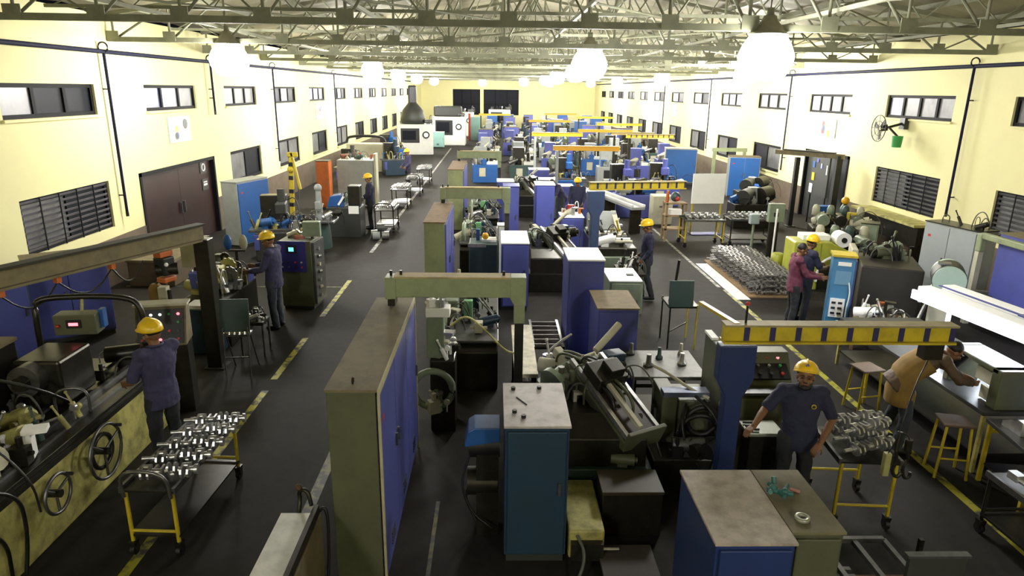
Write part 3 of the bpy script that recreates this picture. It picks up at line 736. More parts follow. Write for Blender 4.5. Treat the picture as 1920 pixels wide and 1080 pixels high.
# ------------------------------------------------------------------ machines
def slope_machine(label, loc, rz=0, seed=1, group=None, detail=1.0):
    """grinder with a carriage sloping down to its front right and hoses over it; origin at floor centre, about 1.1 x 1.6 m"""
    t = thing('grinding_machine', label, 'machine', loc, rz, group)
    MB().prism([(-.8, 0), (.8, 0), (.8, .55), (.45, .85), (-.5, .9), (-.8, .75)], 1.0, SIDE(-.5)).build('base', DARKM, t, .02)
    MB().bx(-.56, .56, -.86, -.3, 0, .42).build('coolant_tank', TEALG if seed % 2 else DARKM, t, .015)
    # sloping carriage: a frame with two rails and a dark cover between them
    sl = R(-38); yaw = R(28)
    Mx = Matrix.Translation((.20, -.25, 1.0)) @ Matrix.Rotation(yaw, 4, 'Z') @ Matrix.Rotation(R(24), 4, 'X')
    def part(nm, boxes, mt, bev=0):
        m = MB()
        for c, d in boxes: m.box(c, d)
        m.v = [tuple(Mx @ Vector(v)) for v in m.v]; return m.build(nm, mt, t, bev)
    part('carriage_bed', [((0, 0, -.07), (.52, 1.25, .12))], OLIVE, .01)
    part('end_plate', [((0, -.63, 0), (.50, .05, .26))], OLIVE, .008)
    for sx in (-1, 1): part('guide_rail', [((sx*.21, 0, .03), (.045, 1.2, .06))], STEEL)
    part('way_cover', [((0, -.28, .02), (.34, .6, .05))], mat('dark_red_cover', (.03, .016, .012), .5, 0, .3, 6))
    part('slide_block', [((0, .22, .10), (.40, .32, .2)), ((.06, .20, .22), (.2, .2, .12))], DARKM, .01)
    part('feed_bar', [((-.06, -.1, .12), (.05, .95, .05))], CARD)
    m = MB().cyl((-.42, .1, 1.0), (-.12, .35, 1.12), .13, n=18).build('spindle_housing', PALEG, t)
    MB().cyl((-.46, .07, .985), (-.41, .11, 1.005), .19, n=20).build('wheel_guard', PALEG, t)
    MB().box((-.30, .45, 1.16), (.10, .32, .12), .5, .3).build('cover', CARD, t, .01)
    m = MB(); a = Vector((.10, .48, 1.25)); b = Vector((.42, .74, 1.5)); m.cyl(a, b, .045, n=10).build('white_arm', CARD, t)
    MB().box((.30, .40, 1.12), (.26, .2, .3), .3).build('drive_motor', TEAL, t, .02)
    rn = random.Random(seed)
    for k in range(int(4*detail)):
        x = rn.uniform(-.45, .1); y = rn.uniform(-.2, .6); x2 = rn.uniform(-.3, .5); y2 = rn.uniform(-.6, .2)
        hoses(t, [[(x, y, .92), (x, y, 1.2+rn.uniform(0, .15)), ((x+x2)/2, (y+y2)/2, 1.25+rn.uniform(-.1, .1)), (x2, y2, 1.1), (x2, y2, .8)]], rn.choice((.010, .014, .018)), rn.choice([HOSE, CABLE, HOSE, mat('dull_green_hose', (.06, .07, .03), .5, 0, 0)]))
    bits(t, (-.45, .45, -.15, .7, .88), int(30*detail), seed+10, [OLIVE, PALEG, STEEL, DARKM, CARD, DARKM, STEELD], 1.0)
    bits(t, (-.4, .4, -.8, -.4, .42), int(4*detail), seed+20, [DARKM, OLIVE, STEELD], .7)
    return t

def wheel_grinder(label, loc, rz=0, seed=3, group=None, detail=1.0, table=TEALG):
    """low bed with a round wheel guard on the left, a table and small heads; origin at floor centre, 1.0 x 2.4 m"""
    t = thing('crank_grinder', label, 'machine', loc, rz, group)
    MB().prism([(-1.2, 0), (1.2, 0), (1.2, .7), (-1.0, .7), (-1.2, .6)], .9, SIDE(-.45)).build('bed', DARKM, t, .02)
    MB().bx(-.46, .46, -1.1, 1.1, .7, .745).build('work_table', STEELD, t, .01)
    MB().torus((-.36, -.55, .86), .25, .05, 'X', 22, 8).build('wheel_guard', PALEG, t)
    MB().cyl((-.38, -.55, .86), (-.33, -.55, .86), .22, n=22).build('grinding_wheel', DARKM, t)
    MB().box((-.30, .1, .90), (.22, .5, .32), 0).build('wheel_head', PALEG, t, .02)
    MB().box((.06, .55, .86), (.16, .3, .24)).build('tail_stock', TEAL, t, .02)
    MB().cyl((-.22, .9, .72), (-.22, .9, 1.30), .028, n=10).build('riser_post', CARD, t)
    MB().box((-.02, -.2, .94), (.14, .12, .30)).build('terminal_box', GREENB, t, .01)
    MB().cyl((-.10, -.2, .745), (-.10, -.2, .86), .02, n=8).build('box_stem', DARKM, t)
    m = MB().box((.16, -.75, .84), (.12, .16, .16)); m.cyl((.03, -.75, .82), (.29, -.75, .82), .026, n=10); m.build('hydraulic_valve', CARD, t, .004)
    m = MB().cyl((-.45, -.4, .2), (-.45, -.4, .8), .03, n=8); m.build('drain_pipe', DARKM, t)
    hoses(t, [[(-.2, .6, .9), (-.1, .4, 1.2), (.15, .1, 1.0), (.4, -.3, .85), (.45, -.7, .8)], [(-.3, .3, 1.0), (0, .2, 1.35), (.2, 0, 1.05), (.42, -.2, .8)]], .016, CABLE)
    bits(t, (-.42, -.1, -.9, .9, .74), int(20*detail), seed, [PALEG, STEEL, DARKM, CARD, STEELD], .9)
    bits(t, (-.1, .4, -.6, .9, .745), int(14*detail), seed+5, [DARKM, STEELD, TEAL], .7)
    return t

def control_desk(label, loc, rz=0, group=None):
    """olive push-button desk with a sloping panel; face towards local -Y"""
    t = thing('control_desk', label, 'machine', loc, rz, group)
    MB().prism([(-.32, 0), (.32, 0), (.32, 1.35), (.12, 1.35), (-.10, 1.02), (-.32, .95)], .8, SIDE(-.4)).build('body', OLIVE, t, .012)
    Mx = Matrix.Translation((0, .015, 1.20)) @ Matrix.Rotation(R(-57)+PI/2, 4, 'X')
    MB().add(*_box_vf((.70, .34, .03)), False, Mx).build('panel', BLACK, t)
    k = 0
    for i in range(5):
        for j in range(3):
            p = Mx @ Vector((-.26+.13*i, -.11+.11*j, .014)); q = Mx @ Vector((-.26+.13*i, -.11+.11*j, .045))
            MB().cyl(p, q, .018, n=10).build('push_button', [STEEL, PINK, DGREY, GRN, STEELD, RED, BLACK][(i*3+j*5) % 7], t)
    MB().bx(-.42, .42, -.34, -.20, 1.0, 1.03).build('front_ledge', STEELD, t)
    MB().bx(-.40, .40, -.33, .33, 0, .04).build('kick_plate', DGREY, t)
    return t
def _box_vf(d):
    x, y, z = d[0]/2, d[1]/2, d[2]/2
    return ([(i*x, j*y, k*z) for i in (-1, 1) for j in (-1, 1) for k in (-1, 1)], [(0, 1, 3, 2), (4, 6, 7, 5), (0, 4, 5, 1), (2, 3, 7, 6), (0, 2, 6, 4), (1, 5, 7, 3)])

# ================================================================== centre, nearest cell
cabinet('long olive control cabinet with tall blue doors and dusty brown top, nearest the camera', 'cabinet', (-1.165, 6.30, 0), R(90), 2.52, .40, 1.95, OLIVE, OLIVET, BLUE, 3, strip=mat('cream_edge', (.42, .38, .22), .6, 0, .3, 6), sticker=RED)
portal('sage-green portal girder resting on the nearest long olive cabinet', (-1.22, 7.32, 0))
wheel_grinder('low grinder with pale green wheel guard and small green terminal box', (-.40, 10.45, 0), 0, 3)
slope_machine('grinder with sloping steel carriage and tangled hoses behind the dark teal cabinet', (1.14, 7.22, 0), 0, 1, detail=1.5)
c = cabinet('dark teal cabinet with dented silvery top in the centre foreground', 'cabinet', (.39, 5.87, 0), 0, .58, .90, 1.43, TEAL, SILV, TEAL, 1, eyes=False, vents=False)
for x, y in ((-.2, .3), (.06, .32), (-.2, -.2), (-.12, -.3)): MB().cyl((x, y, 1.43), (x, y, 1.465), .022, n=10).build('rubber_plug', BLACK, c)
MB().cyl((-.17, .12, 1.437), (-.08, -.04, 1.437), .008, n=6).build('small_rod', BLACK, c)
t = thing('belt_motor', 'blue-covered drive motor on the left side of the dark teal cabinet', 'motor', (-.11, 5.95, 0))
MB().prism([(-.17, 1.02), (-.14, 1.16), (-.08, 1.2), (.17, 1.2), (.17, 1.06), (-.17, 1.0)], .30, FRONT(.15)).build('blue_cover', BLUE2, t, .01)
MB().cyl((-.13, 0, .97), (.17, 0, .97), .14, n=18).build('motor_body', BLACK, t)
MB().cyl((-.15, 0, .55), (.15, 0, .55), .14, n=18).build('pump', DARKM, t)
MB().bx(-.06, .16, -.12, .12, 0, .95).build('stand', DARKM, t)
hoses(t, [[(-.12, -.1, .9), (-.22, -.15, .6), (-.1, -.2, .3), (.1, -.22, .15)], [(-.1, .1, .5), (-.2, .1, .3), (-.05, 0, .05)]], .012)
# olive block and dark chest right of the teal cabinet
t = thing('sump_tank', 'low yellow-green oily sump tank beside the dark teal cabinet', 'tank', (.88, 5.75, 0))
MB().bx(-.17, .17, -.33, .55, .04, .34).build('tank', CREAMM, t, .02); MB().bx(-.15, .15, -.40, -.33, .06, .24).build('front_box', DARKM, t)
hoses(t, [[(-.1, -.3, .3), (-.02, -.5, .2), (-.15, -.75, .05), (-.4, -.9, .02)]], .016, CABLE)
t = thing('tool_chest', 'black lidded chest at the foot of the sloping-carriage grinder', 'chest', (1.38, 6.0, 0))
MB().bx(-.30, .30, -.20, .20, 0, .48).build('chest_body', DARKM, t, .01); MB().bx(-.31, .31, -.21, .21, .48, .51).build('lid', mat('brown_oily_lid', (.045, .035, .02), .5, 0, .4, 8), t, .005)
t = thing('floor_tray', 'low grey steel tray platform in front of the black chest', 'platform', (1.22, 5.2, 0))
MB().bx(-.22, .30, -.35, .35, .05, .09).build('deck', mat('brown_deck', (.06, .05, .045), .7, 0, .4, 8), t, .004)
for k in range(2): MB().bx(-.22, .30, -.33+k*.6, -.27+k*.6, 0, .05).build('skid', DARKM, t)
MB().cyl((-.18, .26, .11), (-.02, .26, .11), .018, n=10).build('steel_pin', STEEL, t)

# narrow white-topped bench, flat roller rack
t = bench('narrow bench with dirty cream top at the right end of the nearest portal girder', (.40, 8.70, 0), 0, .30, 1.85, .90, mat('dirty_cream_top', (.68, .63, .46), .6, 0, .6, 4, (.1, .085, .05)), DARKM)
t = thing('roller_rack', 'rack of dark grey rollers between the cream bench and the tall blue cabinet', 'rack', (.80, 9.95, 0))
for k in range(6): MB().cyl((-.21, -.5+k*.2, .62), (.21, -.5+k*.2, .62), .045, n=12).build('roller', mat('grey_roller', (.14, .12, .12), .5, .3, .3, 6), t)
for sx in (-1, 1): MB().bx(sx*.22-.02, sx*.22+.02, -.62, .62, .54, .66).build('side_frame', DARKM, t)
for sx in (-1, 1):
    for sy in (-1, 1): MB().bx(sx*.22-.02, sx*.22+.02, sy*.58-.02, sy*.58+.02, 0, .54).build('leg', DARKM, t)
t = thing('coolant_pump', 'dark blue and green pump with a white lever right of the cream bench', 'pump', (.70, 8.22, 0))
MB().cyl((0, 0, 0), (0, 0, .62), .13, n=18).build('tank', mat('green_sump', (.03, .07, .03), .5, 0, .3, 6), t, .01); MB().cyl((0, 0, .62), (0, .02, .98), .09, .07, n=16).build('motor', BLUE, t)
MB().tube([(0, 0, .95), (.02, .02, 1.04), (.16, .1, 1.12), (.32, .18, 1.2)], .018, 8).build('lever', STEEL, t)
cabinet('tall blue cabinet with white top standing behind the brown-topped one', 'cabinet', (1.37, 10.16, 0), 0, .54, .80, 1.88, BLUE, PAPER, BLUE, 1, eyes=False)
cabinet('shorter blue cabinet with sloping brown dusty top in front of the tall one', 'cabinet', (1.69, 9.15, 0), 0, .56, .86, 1.46, BLUE, mat('brown_dusty_top', (.20, .15, .08), .8, 0, .4, 8), BLUE, 1, eyes=False)
t = cabinet('small pale green cabinet with white top right of the tall blue cabinet', 'cabinet', (2.38, 12.2, 0), 0, .58, .9, 1.0, PALEG, PAPER, PALEG, 1, eyes=False)
MB().bx(.08, .2, -.12, -.02, 1.006, 1.03).build('black_clip', BLACK, t)

# right of centre: olive housing with hoses, silver table, control desk, jib crane
t = thing('press_machine', 'olive machine housing with black hoses under a steel table edge', 'machine', (1.98, 7.05, 0))
MB().bx(-.06, .12, -.05, .45, 0, .98).build('left_housing', OLIVE, t, .015); MB().bx(.14, .50, -.05, .42, 0, .92).build('right_housing', OLIVE, t, .015)
MB().bx(-.06, .46, -.10, .06, .98, 1.04).build('steel_edge', mat('blue_steel_edge', (.20, .23, .32), .3, .6, .3, 6), t)
MB().bx(-.22, .5, -.45, -.05, 0, .40).build('lower_body', DARKM, t, .02)
MB().torus((.38, -.16, .72), .17, .035, 'Y', 20, 8).build('hose_coil', BLACK, t); MB().torus((.34, -.22, .60), .22, .03, 'Y', 20, 8).build('hose_coil', BLACK, t)
m = MB().lathe([(.015, 0), (.065, 0), (.065, .02), (.015, .02)], 16, Matrix.Translation((.58, -.26, .98)) @ Matrix.Rotation(R(75), 4, 'X')); m.box((.60, -.27, .87), (.11, .03, .12), 0, .2); m.build('polished_flange', STEEL, t)
for x, z in ((.52, .76), (.60, .72), (.57, .62)): MB().ball((x, -.28, z), .028, 10, (1, .6, 1)).build('polished_knob', STEEL, t)
MB().tube([(-.1, .30, 1.2), (.05, .2, 1.15), (.25, 0, 1.05), (.45, -.12, .98)], .02, 8).build('handle_bar', CARD, t)
hoses(t, [[(.2, -.1, .9), (.1, -.3, .8), (.15, -.4, .5), (.3, -.45, .3)], [(.4, -.1, .95), (.55, -.35, .8), (.5, -.45, .5), (.4, -.5, .2)], [(.1, -.1, .5), (.25, -.4, .6), (.5, -.4, .45)], [(-.15, -.1, .85), (-.18, -.3, .6), (-.1, -.4, .35)], [(.3, -.1, 1.0), (.45, -.3, .9), (.6, -.35, .55), (.55, -.4, .2)]], .018)
bits(t, (0, .5, -.42, -.1, .40), 8, 41, [DARKM, BLACK, STEELD], .8)
t = bench('wide grey steel table cluttered with small parts, behind the olive housing', (2.2, 8.2, 0), 0, .95, .9, .88, mat('grey_plate', (.13, .13, .125), .45, .3, .5, 8), DARKM)
for k, (x, y, s) in enumerate(((-.2, -.1, .11), (.0, .15, .08), (.25, -.05, .1), (.33, .3, .07), (-.35, .3, .09))):
    o = MB().lathe([(.02, 0), (s*.6, 0), (s*.6, .03), (s*.35, .05), (s*.3, .16), (.02, .16)], 14).build('machined_part', [STEELD, TEALG, STEEL, CARD, STEELD][k]); o.location = (2.2+x, 8.2+y, .88)
    tag(o, ['dull round machined part near the middle of the grey steel table', 'small teal-grey machined part at the back of the grey steel table', 'bright round machined part on the grey steel table', 'cream machined part at the right corner of the grey steel table', 'round grey part at the far left of the grey steel table'][k], 'part', 'parts on the grey steel table')
control_desk('olive push-button desk behind the blue post of the striped jib crane', (3.10, 7.30, 0), 0)
t = thing('tool_post', 'upright olive side panel left of the push-button desk', 'panel', (2.60, 7.36, 0)); MB().bx(-.03, .03, -.33, .33, 0, 1.5).build('side_plate', OLIVE, t, .01); MB().bx(-.04, .04, .05, .33, 1.5, 1.53).build('white_cap', PAPER, t); MB().bx(-.04, .04, -.33, .33, 0, .03).build('foot_plate', DGREY, t)
for lb, x, y, z, col in (('grey square work plate in front of the push-button desk', 2.92, 6.60, .80, mat('light_plate', (.28, .30, .24), .4, .3, .3, 6)), ('lower grey plate on the olive box near the blue crane post', 2.68, 5.62, .62, mat('olive_plate', (.17, .18, .13), .5, .1, .4, 6))):
    t = thing('work_stand', lb, 'stand', (x, y, 0)); MB().bx(-.2, .2, -.16, .16, z-.04, z).build('plate', col, t, .01); MB().bx(-.16, .16, -.13, .13, 0, z-.04).build('pedestal', DARKM if z > .7 else OLIVE, t, .01)
    if z > .7:
        for k in range(3): MB().cyl((-.2+.02, -.1+.08*k, z+.02), (-.06, -.1+.08*k, z+.02), .014, n=8).build('finger_bar', BLACK, t)
jib('jib crane with yellow arm banded in black on a dark blue column, nearest the camera', (2.32, 6.0, 0), 0, 2.02, 2.08, mat('navy_column', (.015, .03, .12), .4, 0, .3, 3), YEL, PLINE, 9, .085)
t = kids(C.objects[-1].parent)[0].parent
MB().box((-.10, .32, 2.20), (.05, .7, .03), R(12)).build('stay_bar', YEL, t); MB().cyl((.06, 0, 2.2), (.06, 0, 2.38), .012, n=6).build('swivel_pin', DARKM, t); MB().ball((.06, 0, 2.40), .022, 8).build('swivel_knob', RED, t)
MB().bx(1.80, 1.98, -.06, .06, 1.86, 2.02).build('hoist_trolley', DARKM, t)

# nearest blue box, olive cabinet, tools on it
cabinet('blue cabinet with spotted tan top at the bottom edge, nearest on the right', 'cabinet', (1.83, 4.43, 0), 0, .56, .92, 1.30, BLUE2 if 0 else mat('deep_blue_paint', (.02, .04, .15), .4, 0, .25, 2), TAN, mat('deep_blue_paint', (.02, .04, .15)), 1, eyes=False)
t = cabinet('olive cabinet with dusty top carrying a blue-green valve and a ring', 'cabinet', (2.325, 4.49, 0), 0, .37, .80, 1.30, OLIVE, mat('olive_tan_top', (.17, .15, .085), .7, 0, .4, 6), OLIVE, 1, eyes=False)
for k in range(7): MB().bx(.185, .20, -.36, -.22, .30+k*.11, .33+k*.11).build('louvre_slot', BLACK, t)
o = MB().lathe([(.030, 0), (.052, 0), (.055, .012), (.052, .03), (.030, .03), (.028, .015), (.030, 0)], 22).build('steel_ring', mat('pale_ring', (.35, .36, .28), .35, .4, .2, 6)); o.location = (2.26, 4.22, 1.306)
tag(o, 'pale metal ring lying on top of the olive cabinet', 'ring')
m = MB().cyl((-.09, .02, .03), (.09, -.05, .03), .020, n=10); m.cyl((-.04, .10, .03), (.01, -.08, .03), .018, n=10); m.cyl((.0, .1, .03), (.0, .12, .08), .02, n=8); m.ball((-.04, .02, .04), .032, 10); m.ball((.03, -.03, .04), .030, 10); m.cyl((.03, -.03, .03), (.10, .08, .03), .016, n=8); m.cyl((-.06, .0, .03), (-.09, -.05, .05), .018, n=8)
o = m.build('valve_fitting', mat('verdigris_paint', (.03, .14, .13), .5, 0, .3, 10)); o.location = (2.22, 4.55, 1.306); tag(o, 'branched blue-green valve fitting lying on the olive cabinet', 'valve')
o = MB().cyl((-.03, .02, .012), (.03, -.02, .012), .012, n=10).build('short_pin', mat('red_white_pin', (.55, .25, .2), .4)); o.location = (2.36, 4.58, 1.306); tag(o, 'short reddish white pin on the olive cabinet', 'pin')

# trolley right of the bearded worker, with crankshafts
trolley('yellow-legged steel trolley right of the bearded worker', (3.80, 6.28, 0), R(-4), .60, .75, .80, YEL, False, shelf=False)
for k, (x, y, z, a) in enumerate(((3.80, 6.05, .80, .35), (3.82, 6.26, .80, .25), (3.79, 6.46, .80, .3), (3.82, 6.17, .95, .4), (3.80, 6.36, .95, .2))):
    crankshaft((x, y, z+.002), a, ['bright crankshaft at the front of the trolley by the bearded worker', 'bright crankshaft second from the front on the trolley by the bearded worker', 'bright crankshaft at the back of the trolley by the bearded worker', 'upper front crankshaft of the heap by the bearded worker', 'upper back crankshaft of the heap by the bearded worker'][k], 'crankshafts on the trolley by the bearded worker')
# bottom right: rack cart with dark board, chain hoist hook
t = thing('parts_cart', 'low steel cart with slatted deck and dark upright board at the bottom edge', 'cart', (3.10, 4.25, 0))
for sx, sy in ((-.42, -.4), (.42, -.4), (-.42, .42), (.42, .42)): MB().bx(sx-.018, sx+.018, sy-.018, sy+.018, .12, .80).build('leg', DARKM, t); caster(t, sx, sy, .13)
for y in (-.42, .42): MB().bx(-.45, .10, y-.02, y+.02, .78, .82).build('top_rail', STEELD, t)
for x in (-.43, -.15, .10): MB().bx(x-.02, x+.02, -.42, .42, .77, .81).build('cross_rail', STEELD, t)
for k in range(9): MB().bx(-.43, -.17, -.38+k*.09, -.34+k*.09, .55, .57).build('slat', STEELD, t)
MB().bx(-.15, .42, -.38, .40, .45, .47).build('shelf', RUST, t)
MB().bx(.02, .46, -.04, .0, .32, .98).build('board', DGREY, t, .004); MB().bx(.0, .48, -.05, .01, .98, 1.0).build('board_cap', STEELD, t)
t = thing('chain_hoist', 'yellow chain-hoist pendant and steel hook hanging from the striped jib crane', 'hoist', (3.80, 5.6, 0))
MB().tube([(.41, .4, 1.848), (.2, .2, 1.7), (.02, 0, 1.5), (-.02, -.02, 1.30)], .007, 6).build('cable', HOSE, t)
MB().cyl((0, 0, 1.28), (-.02, -.02, 1.1), .022, n=10).build('hook_shank', DARKM, t); MB().bx(-.11, -.05, -.03, .03, .82, 1.06).build('pendant_box', mat('faded_yellow_box', (.35, .34, .14), .5), t, .01); MB().tube([(-.02, -.02, 1.3), (-.05, -.02, 1.15), (-.08, 0, 1.05)], .006, 6).build('pendant_cable', HOSE, t)
MB().tube([(-.02, -.02, 1.1), (0, -.02, .98), (-.03, -.02, .88), (.03, -.02, .80), (.07, -.02, .86)], .018, 8).build('hook', DARKM, t)
MB().cyl((.10, 0, 1.20), (.10, 0, 1.08), .035, n=10).build('hook_block', DARKM, t); MB().tube([(.02, 0, 1.27), (.08, 0, 1.24), (.10, 0, 1.2)], .008, 6).build('link_chain', DARKM, t); MB().tube([(.10, 0, 1.08), (.13, 0, .98), (.08, 0, .90), (.12, 0, .78), (.17, 0, .80), (.17, 0, .85)], .016, 8).build('hook', DARKM, t)

# bottom left of centre: pale tank with a tap on its end
t = thing('loader_head', 'dark upright loader head with white and steel fittings under the nearest portal girder', 'machine', (-.66, 8.15, 0))
MB().bx(-.16, .16, -.18, .22, 0, 1.0).build('column', DARKM, t, .02); MB().bx(-.20, .02, -.12, .12, 1.0, 1.55).build('slide', PALEG, t, .02); MB().box((-.05, -.05, 1.62), (.3, .2, .12)).build('white_head', PAPER, t, .01)
MB().torus((-.12, -.22, .62), .25, .045, 'Y', 24, 8).build('round_guard', PALEG, t)
bits(t, (-.14, .18, -.16, .18, 1.0), 12, 61, [STEEL, PAPER, CARD, DARKM, STEEL], .9, 'vmbcg'); bits(t, (-.16, .0, -.1, .1, 1.66), 4, 62, [PAPER, STEEL], .6, 'vbc'); bits(t, (-.14, .14, -.34, -.2, .35), 6, 63, [PALEG, STEEL, CARD], .8, 'vbcg')
hoses(t, [[(.1, 0, 1.4), (.3, .05, 1.55), (.55, .1, 1.3), (.8, .15, 1.0), (.93, .2, .95)]], .014, CREAMM)
t = thing('coolant_tank', 'pale grey-topped tank with a tap on its end at the bottom edge', 'tank', (-1.62, 4.55, 0))
MB().bx(-.15, .17, -.75, .42, 0, .85).build('tank_body', OLIVET, t, .01); MB().bx(-.16, .10, -.75, .40, .85, .87).build('lid', mat('pale_lid', (.75, .75, .70), .5, .1, .3, 6), t, .004)
MB().tube([(-.03, .42, .80), (-.03, .52, .92), (-.03, .50, 1.02), (.05, .48, 1.04), (.08, .46, .9)], .018, 8).build('tap', DARKM, t); MB().ball((-.03, .50, 1.05), .03, 8).build('tap_knob', RUST, t); MB().bx(.12, .16, -.5, .4, .86, .95).build('side_rail', DARKM, t)
hoses(t, [[(.1, .45, .8), (.2, .5, .9), (.22, .4, .5), (.2, .3, .1)]], .014)

# ================================================================== left side, in front of the left wall
# M1: long grinder bed with handwheels
t = thing('crankshaft_grinder', 'long oily cream machine bed with two handwheels at the lower left', 'machine', (-4.75, 6.25, 0))
MB().prism([(-2.2, 0), (2.0, 0), (2.0, .80), (1.2, .86), (-2.2, .86)], .95, SIDE(-.48)).build('bed', CREAMM, t, .03)
MB().bx(-.50, .52, -2.2, 2.0, .84, .90).build('bed_way', DARKM, t, .006)
for x in (.36, .18, -.1): MB().bx(x-.03, x+.03, -2.1, 1.9, .90, .93).build('slide_rail', STEELD, t)
MB().bx(.50, .54, -2.2, 1.95, .78, .84).build('oil_gutter', DARKM, t)
def handwheel(t, x, y, z, r, label=None):
    w = MB().torus((x, y, z), r, .018, 'X', 28, 8).build('handwheel', STEELD, t)
    for a in (0.4, 2.5, 4.6): MB().cyl((x-.02, y, z), (x, y+math.cos(a)*r, z+math.sin(a)*r), .014, n=6).build('spoke', STEELD, w)
    MB().cyl((x-.10, y, z), (x+.03, y, z), .04, n=14).build('hub', DARKM, w)
    MB().cyl((x, y+r*.7, z+r*.7), (x+.08, y+r*.7, z+r*.7), .018, n=8).build('crank_knob', BLACK, w)
handwheel(t, .60, -.52, .55, .19); handwheel(t, .62, .27, .55, .29); 
MB().torus((.58, .27, .55), .18, .025, 'X', 22, 6).build('inner_wheel_ring', DARKM, t)
MB().bx(-.45, .30, -1.35, -.75, .93, 1.22).build('carriage', DARKM, t, .02)
MB().box((-.1, -1.0, 1.28), (.4, .3, .16)).build('tool_head', CREAMM, t, .02)
MB().bx(-.40, .10, .55, 1.15, .93, 1.45).build('headstock', DARKM, t, .03)
MB().cyl((-.2, .40, 1.28), (-.2, .58, 1.28), .17, n=22).build('chuck', STEELD, t); MB().cyl((-.2, .33, 1.28), (-.2, .42, 1.28), .08, n=16).build('chuck_jaw', DARKM, t)
MB().cyl((-.25, -.35, .93), (-.25, -.35, 1.75), .035, n=12).build('coolant_post', mat('mint_post', (.16, .24, .20), .4, 0, .3, 6), t)
for p in (((.0, -1.6, .98), (.35, -.9, 1.05)), ((-.2, -.7, 1.0), (.28, .1, 1.02))): MB().cyl(p[0], p[1], .016, n=8).build('steel_rod', STEEL, t)
MB().bx(-.02, .16, -1.0, -.72, 1.22, 1.26).build('white_tray', PAPER, t)
bits(t, (-.45, .25, -2.0, -.3, .92), 34, 71, [CREAMM, STEEL, DARKM, CREAMM, STEEL, CARD], 1.25)
bits(t, (-.15, .42, -.75, .5, .92), 18, 73, [CREAMM, STEEL, PAPER, CREAMM, DARKM, STEEL], .95, 'vbmcg')
bits(t, (-.4, .3, -.2, 1.8, .92), 14, 72, [TEALG, STEELD, DARKM, STEEL], .9)
hoses(t, [[(.1, -2.1, .9), (.55, -1.9, 1.1), (.72, -1.6, .9), (.66, -1.3, .6), (.60, -1.25, .2)], [(.0, -1.9, 1.0), (.5, -1.5, 1.15), (.68, -1.1, .95), (.62, -1.0, .5), (.60, -1.1, .1)], [(.2, -2.1, .8), (.6, -2.0, .6), (.62, -1.7, .3), (.6, -1.6, .05)], [(-.3, -.35, 1.7), (-.2, 0, 1.5), (.1, .2, 1.3), (.2, .5, 1.0)]], .018)
for k in range(3): hoses(t, [[(.50, -1.9+k*.12, .85), (.66, -1.8+k*.12, .7), (.60, -1.75+k*.1, .4), (.58, -1.7, .05)]], .03, mat('brown_hose', (.05, .035, .02), .6, 0, .2))
# dark housing behind it
t = thing('machine_housing', 'dark housing with dusty olive lid at the left edge, behind the long bed', 'housing', (-5.62, 6.75, 0))
MB().bx(-.62, .30, -.42, .40, 0, 1.56).build('housing', DARKM, t, .01); MB().bx(-.64, .32, -.44, .42, 1.56, 1.60).build('lid', OLIVET, t, .004); MB().cyl((.1, -.1, 1.60), (.1, -.1, 1.63), .03, n=10).build('lid_bolt', DARKM, t)
MB().tube([(.20, -.2, 1.62), (.20, -.2, 1.95), (.24, 0, 2.1), (.28, .15, 2.1)], .03, 8).build('pipe_bend', DARKM, t) if 0 else None
# arched tube with pendant control box
t = thing('readout_stand', 'arched dark tube over a small olive box with red digital readout', 'control', (-5.06, 7.75, 0))
MB().tube([(-.30, -.15, .3), (-.30, -.15, 1.0), (-.30, -.15, 1.80), (-.24, -.12, 1.90), (.2, .05, 1.88), (.62, .2, 1.82), (.74, .2, 1.70), (.76, .2, 1.45)], .035, 10, smooth=2).build('arch_tube', DARKM, t)
MB().bx(-.44, -.24, -.27, -.03, 0, .30).build('arch_foot', DARKM, t)
MB().box((.16, -.10, 1.60), (.46, .22, .24), .12).build('readout_box', OLIVE, t, .01); MB().cyl((.16, -.02, 1.70), (.16, .04, 1.90), .018, n=8).build('hanger', CREAMM, t)
MB().box((.17, -.222, 1.62), (.16, .012, .10), .12).build('readout_bezel', BLACK, t); MB().box((.17, -.230, 1.62), (.10, .006, .035), .12).build('red_readout', PINK, t)
MB().ball((.0, -.245, 1.60), .022, 8).build('stop_button', RED, t); MB().box((.40, -.02, 1.64), (.05, .1, .22), .1).build('blue_plate', BLUE2, t)
# push-button panel turned to the worker
t = thing('button_panel', 'black push-button panel with white and red lamps in front of the back-turned worker', 'control panel', (-4.42, 8.62, 0), R(12))
MB().bx(-.30, .30, -.15, .15, 0, 1.10).build('pedestal', DARKM, t, .01); MB().prism([(-.22, 1.0), (.16, 1.0), (.16, 1.50), (-.02, 1.50)], .62, SIDE(-.31)).build('panel_box', OLIVET, t, .01)
Mx = Matrix.Translation((0, -.13, 1.245)) @ Matrix.Rotation(R(68), 4, 'X'); MB().add(*_box_vf((.56, .46, .02)), False, Mx).build('panel_face', BLACK, t)
for i in range(5):
    for j in range(4):
        p = Mx @ Vector((-.22+.11*i, -.17+.11*j, .01)); q = Mx @ Vector((-.22+.11*i, -.17+.11*j, .035)); k = i+j*5
        MB().cyl(p, q, .017, n=10).build('push_button', LEDW if j == 3 and i < 3 else (PINK if k in (2, 19) else [RED, DGREY, GRN, STEELD][k % 4]), t)
MB().bx(-.33, .33, -.05, .17, 1.50, 1.53).build('top_sheet', CARD, t)

# trolley of crankshafts in the left foreground
trolley('yellow hoop-handled trolley loaded with crankshafts in the left foreground', (-3.16, 6.22, 0), R(-3), .50, 1.40, .74, YEL, True)
for k in range(5): crankshaft((-3.12+.02*k, 5.70+.26*k, .735), R(6+2*(k%2)), 'bright crankshaft on the left foreground trolley, %s row from its handle' % ORD[k].replace('nearest', 'first'), 'crankshafts on the left foreground trolley')

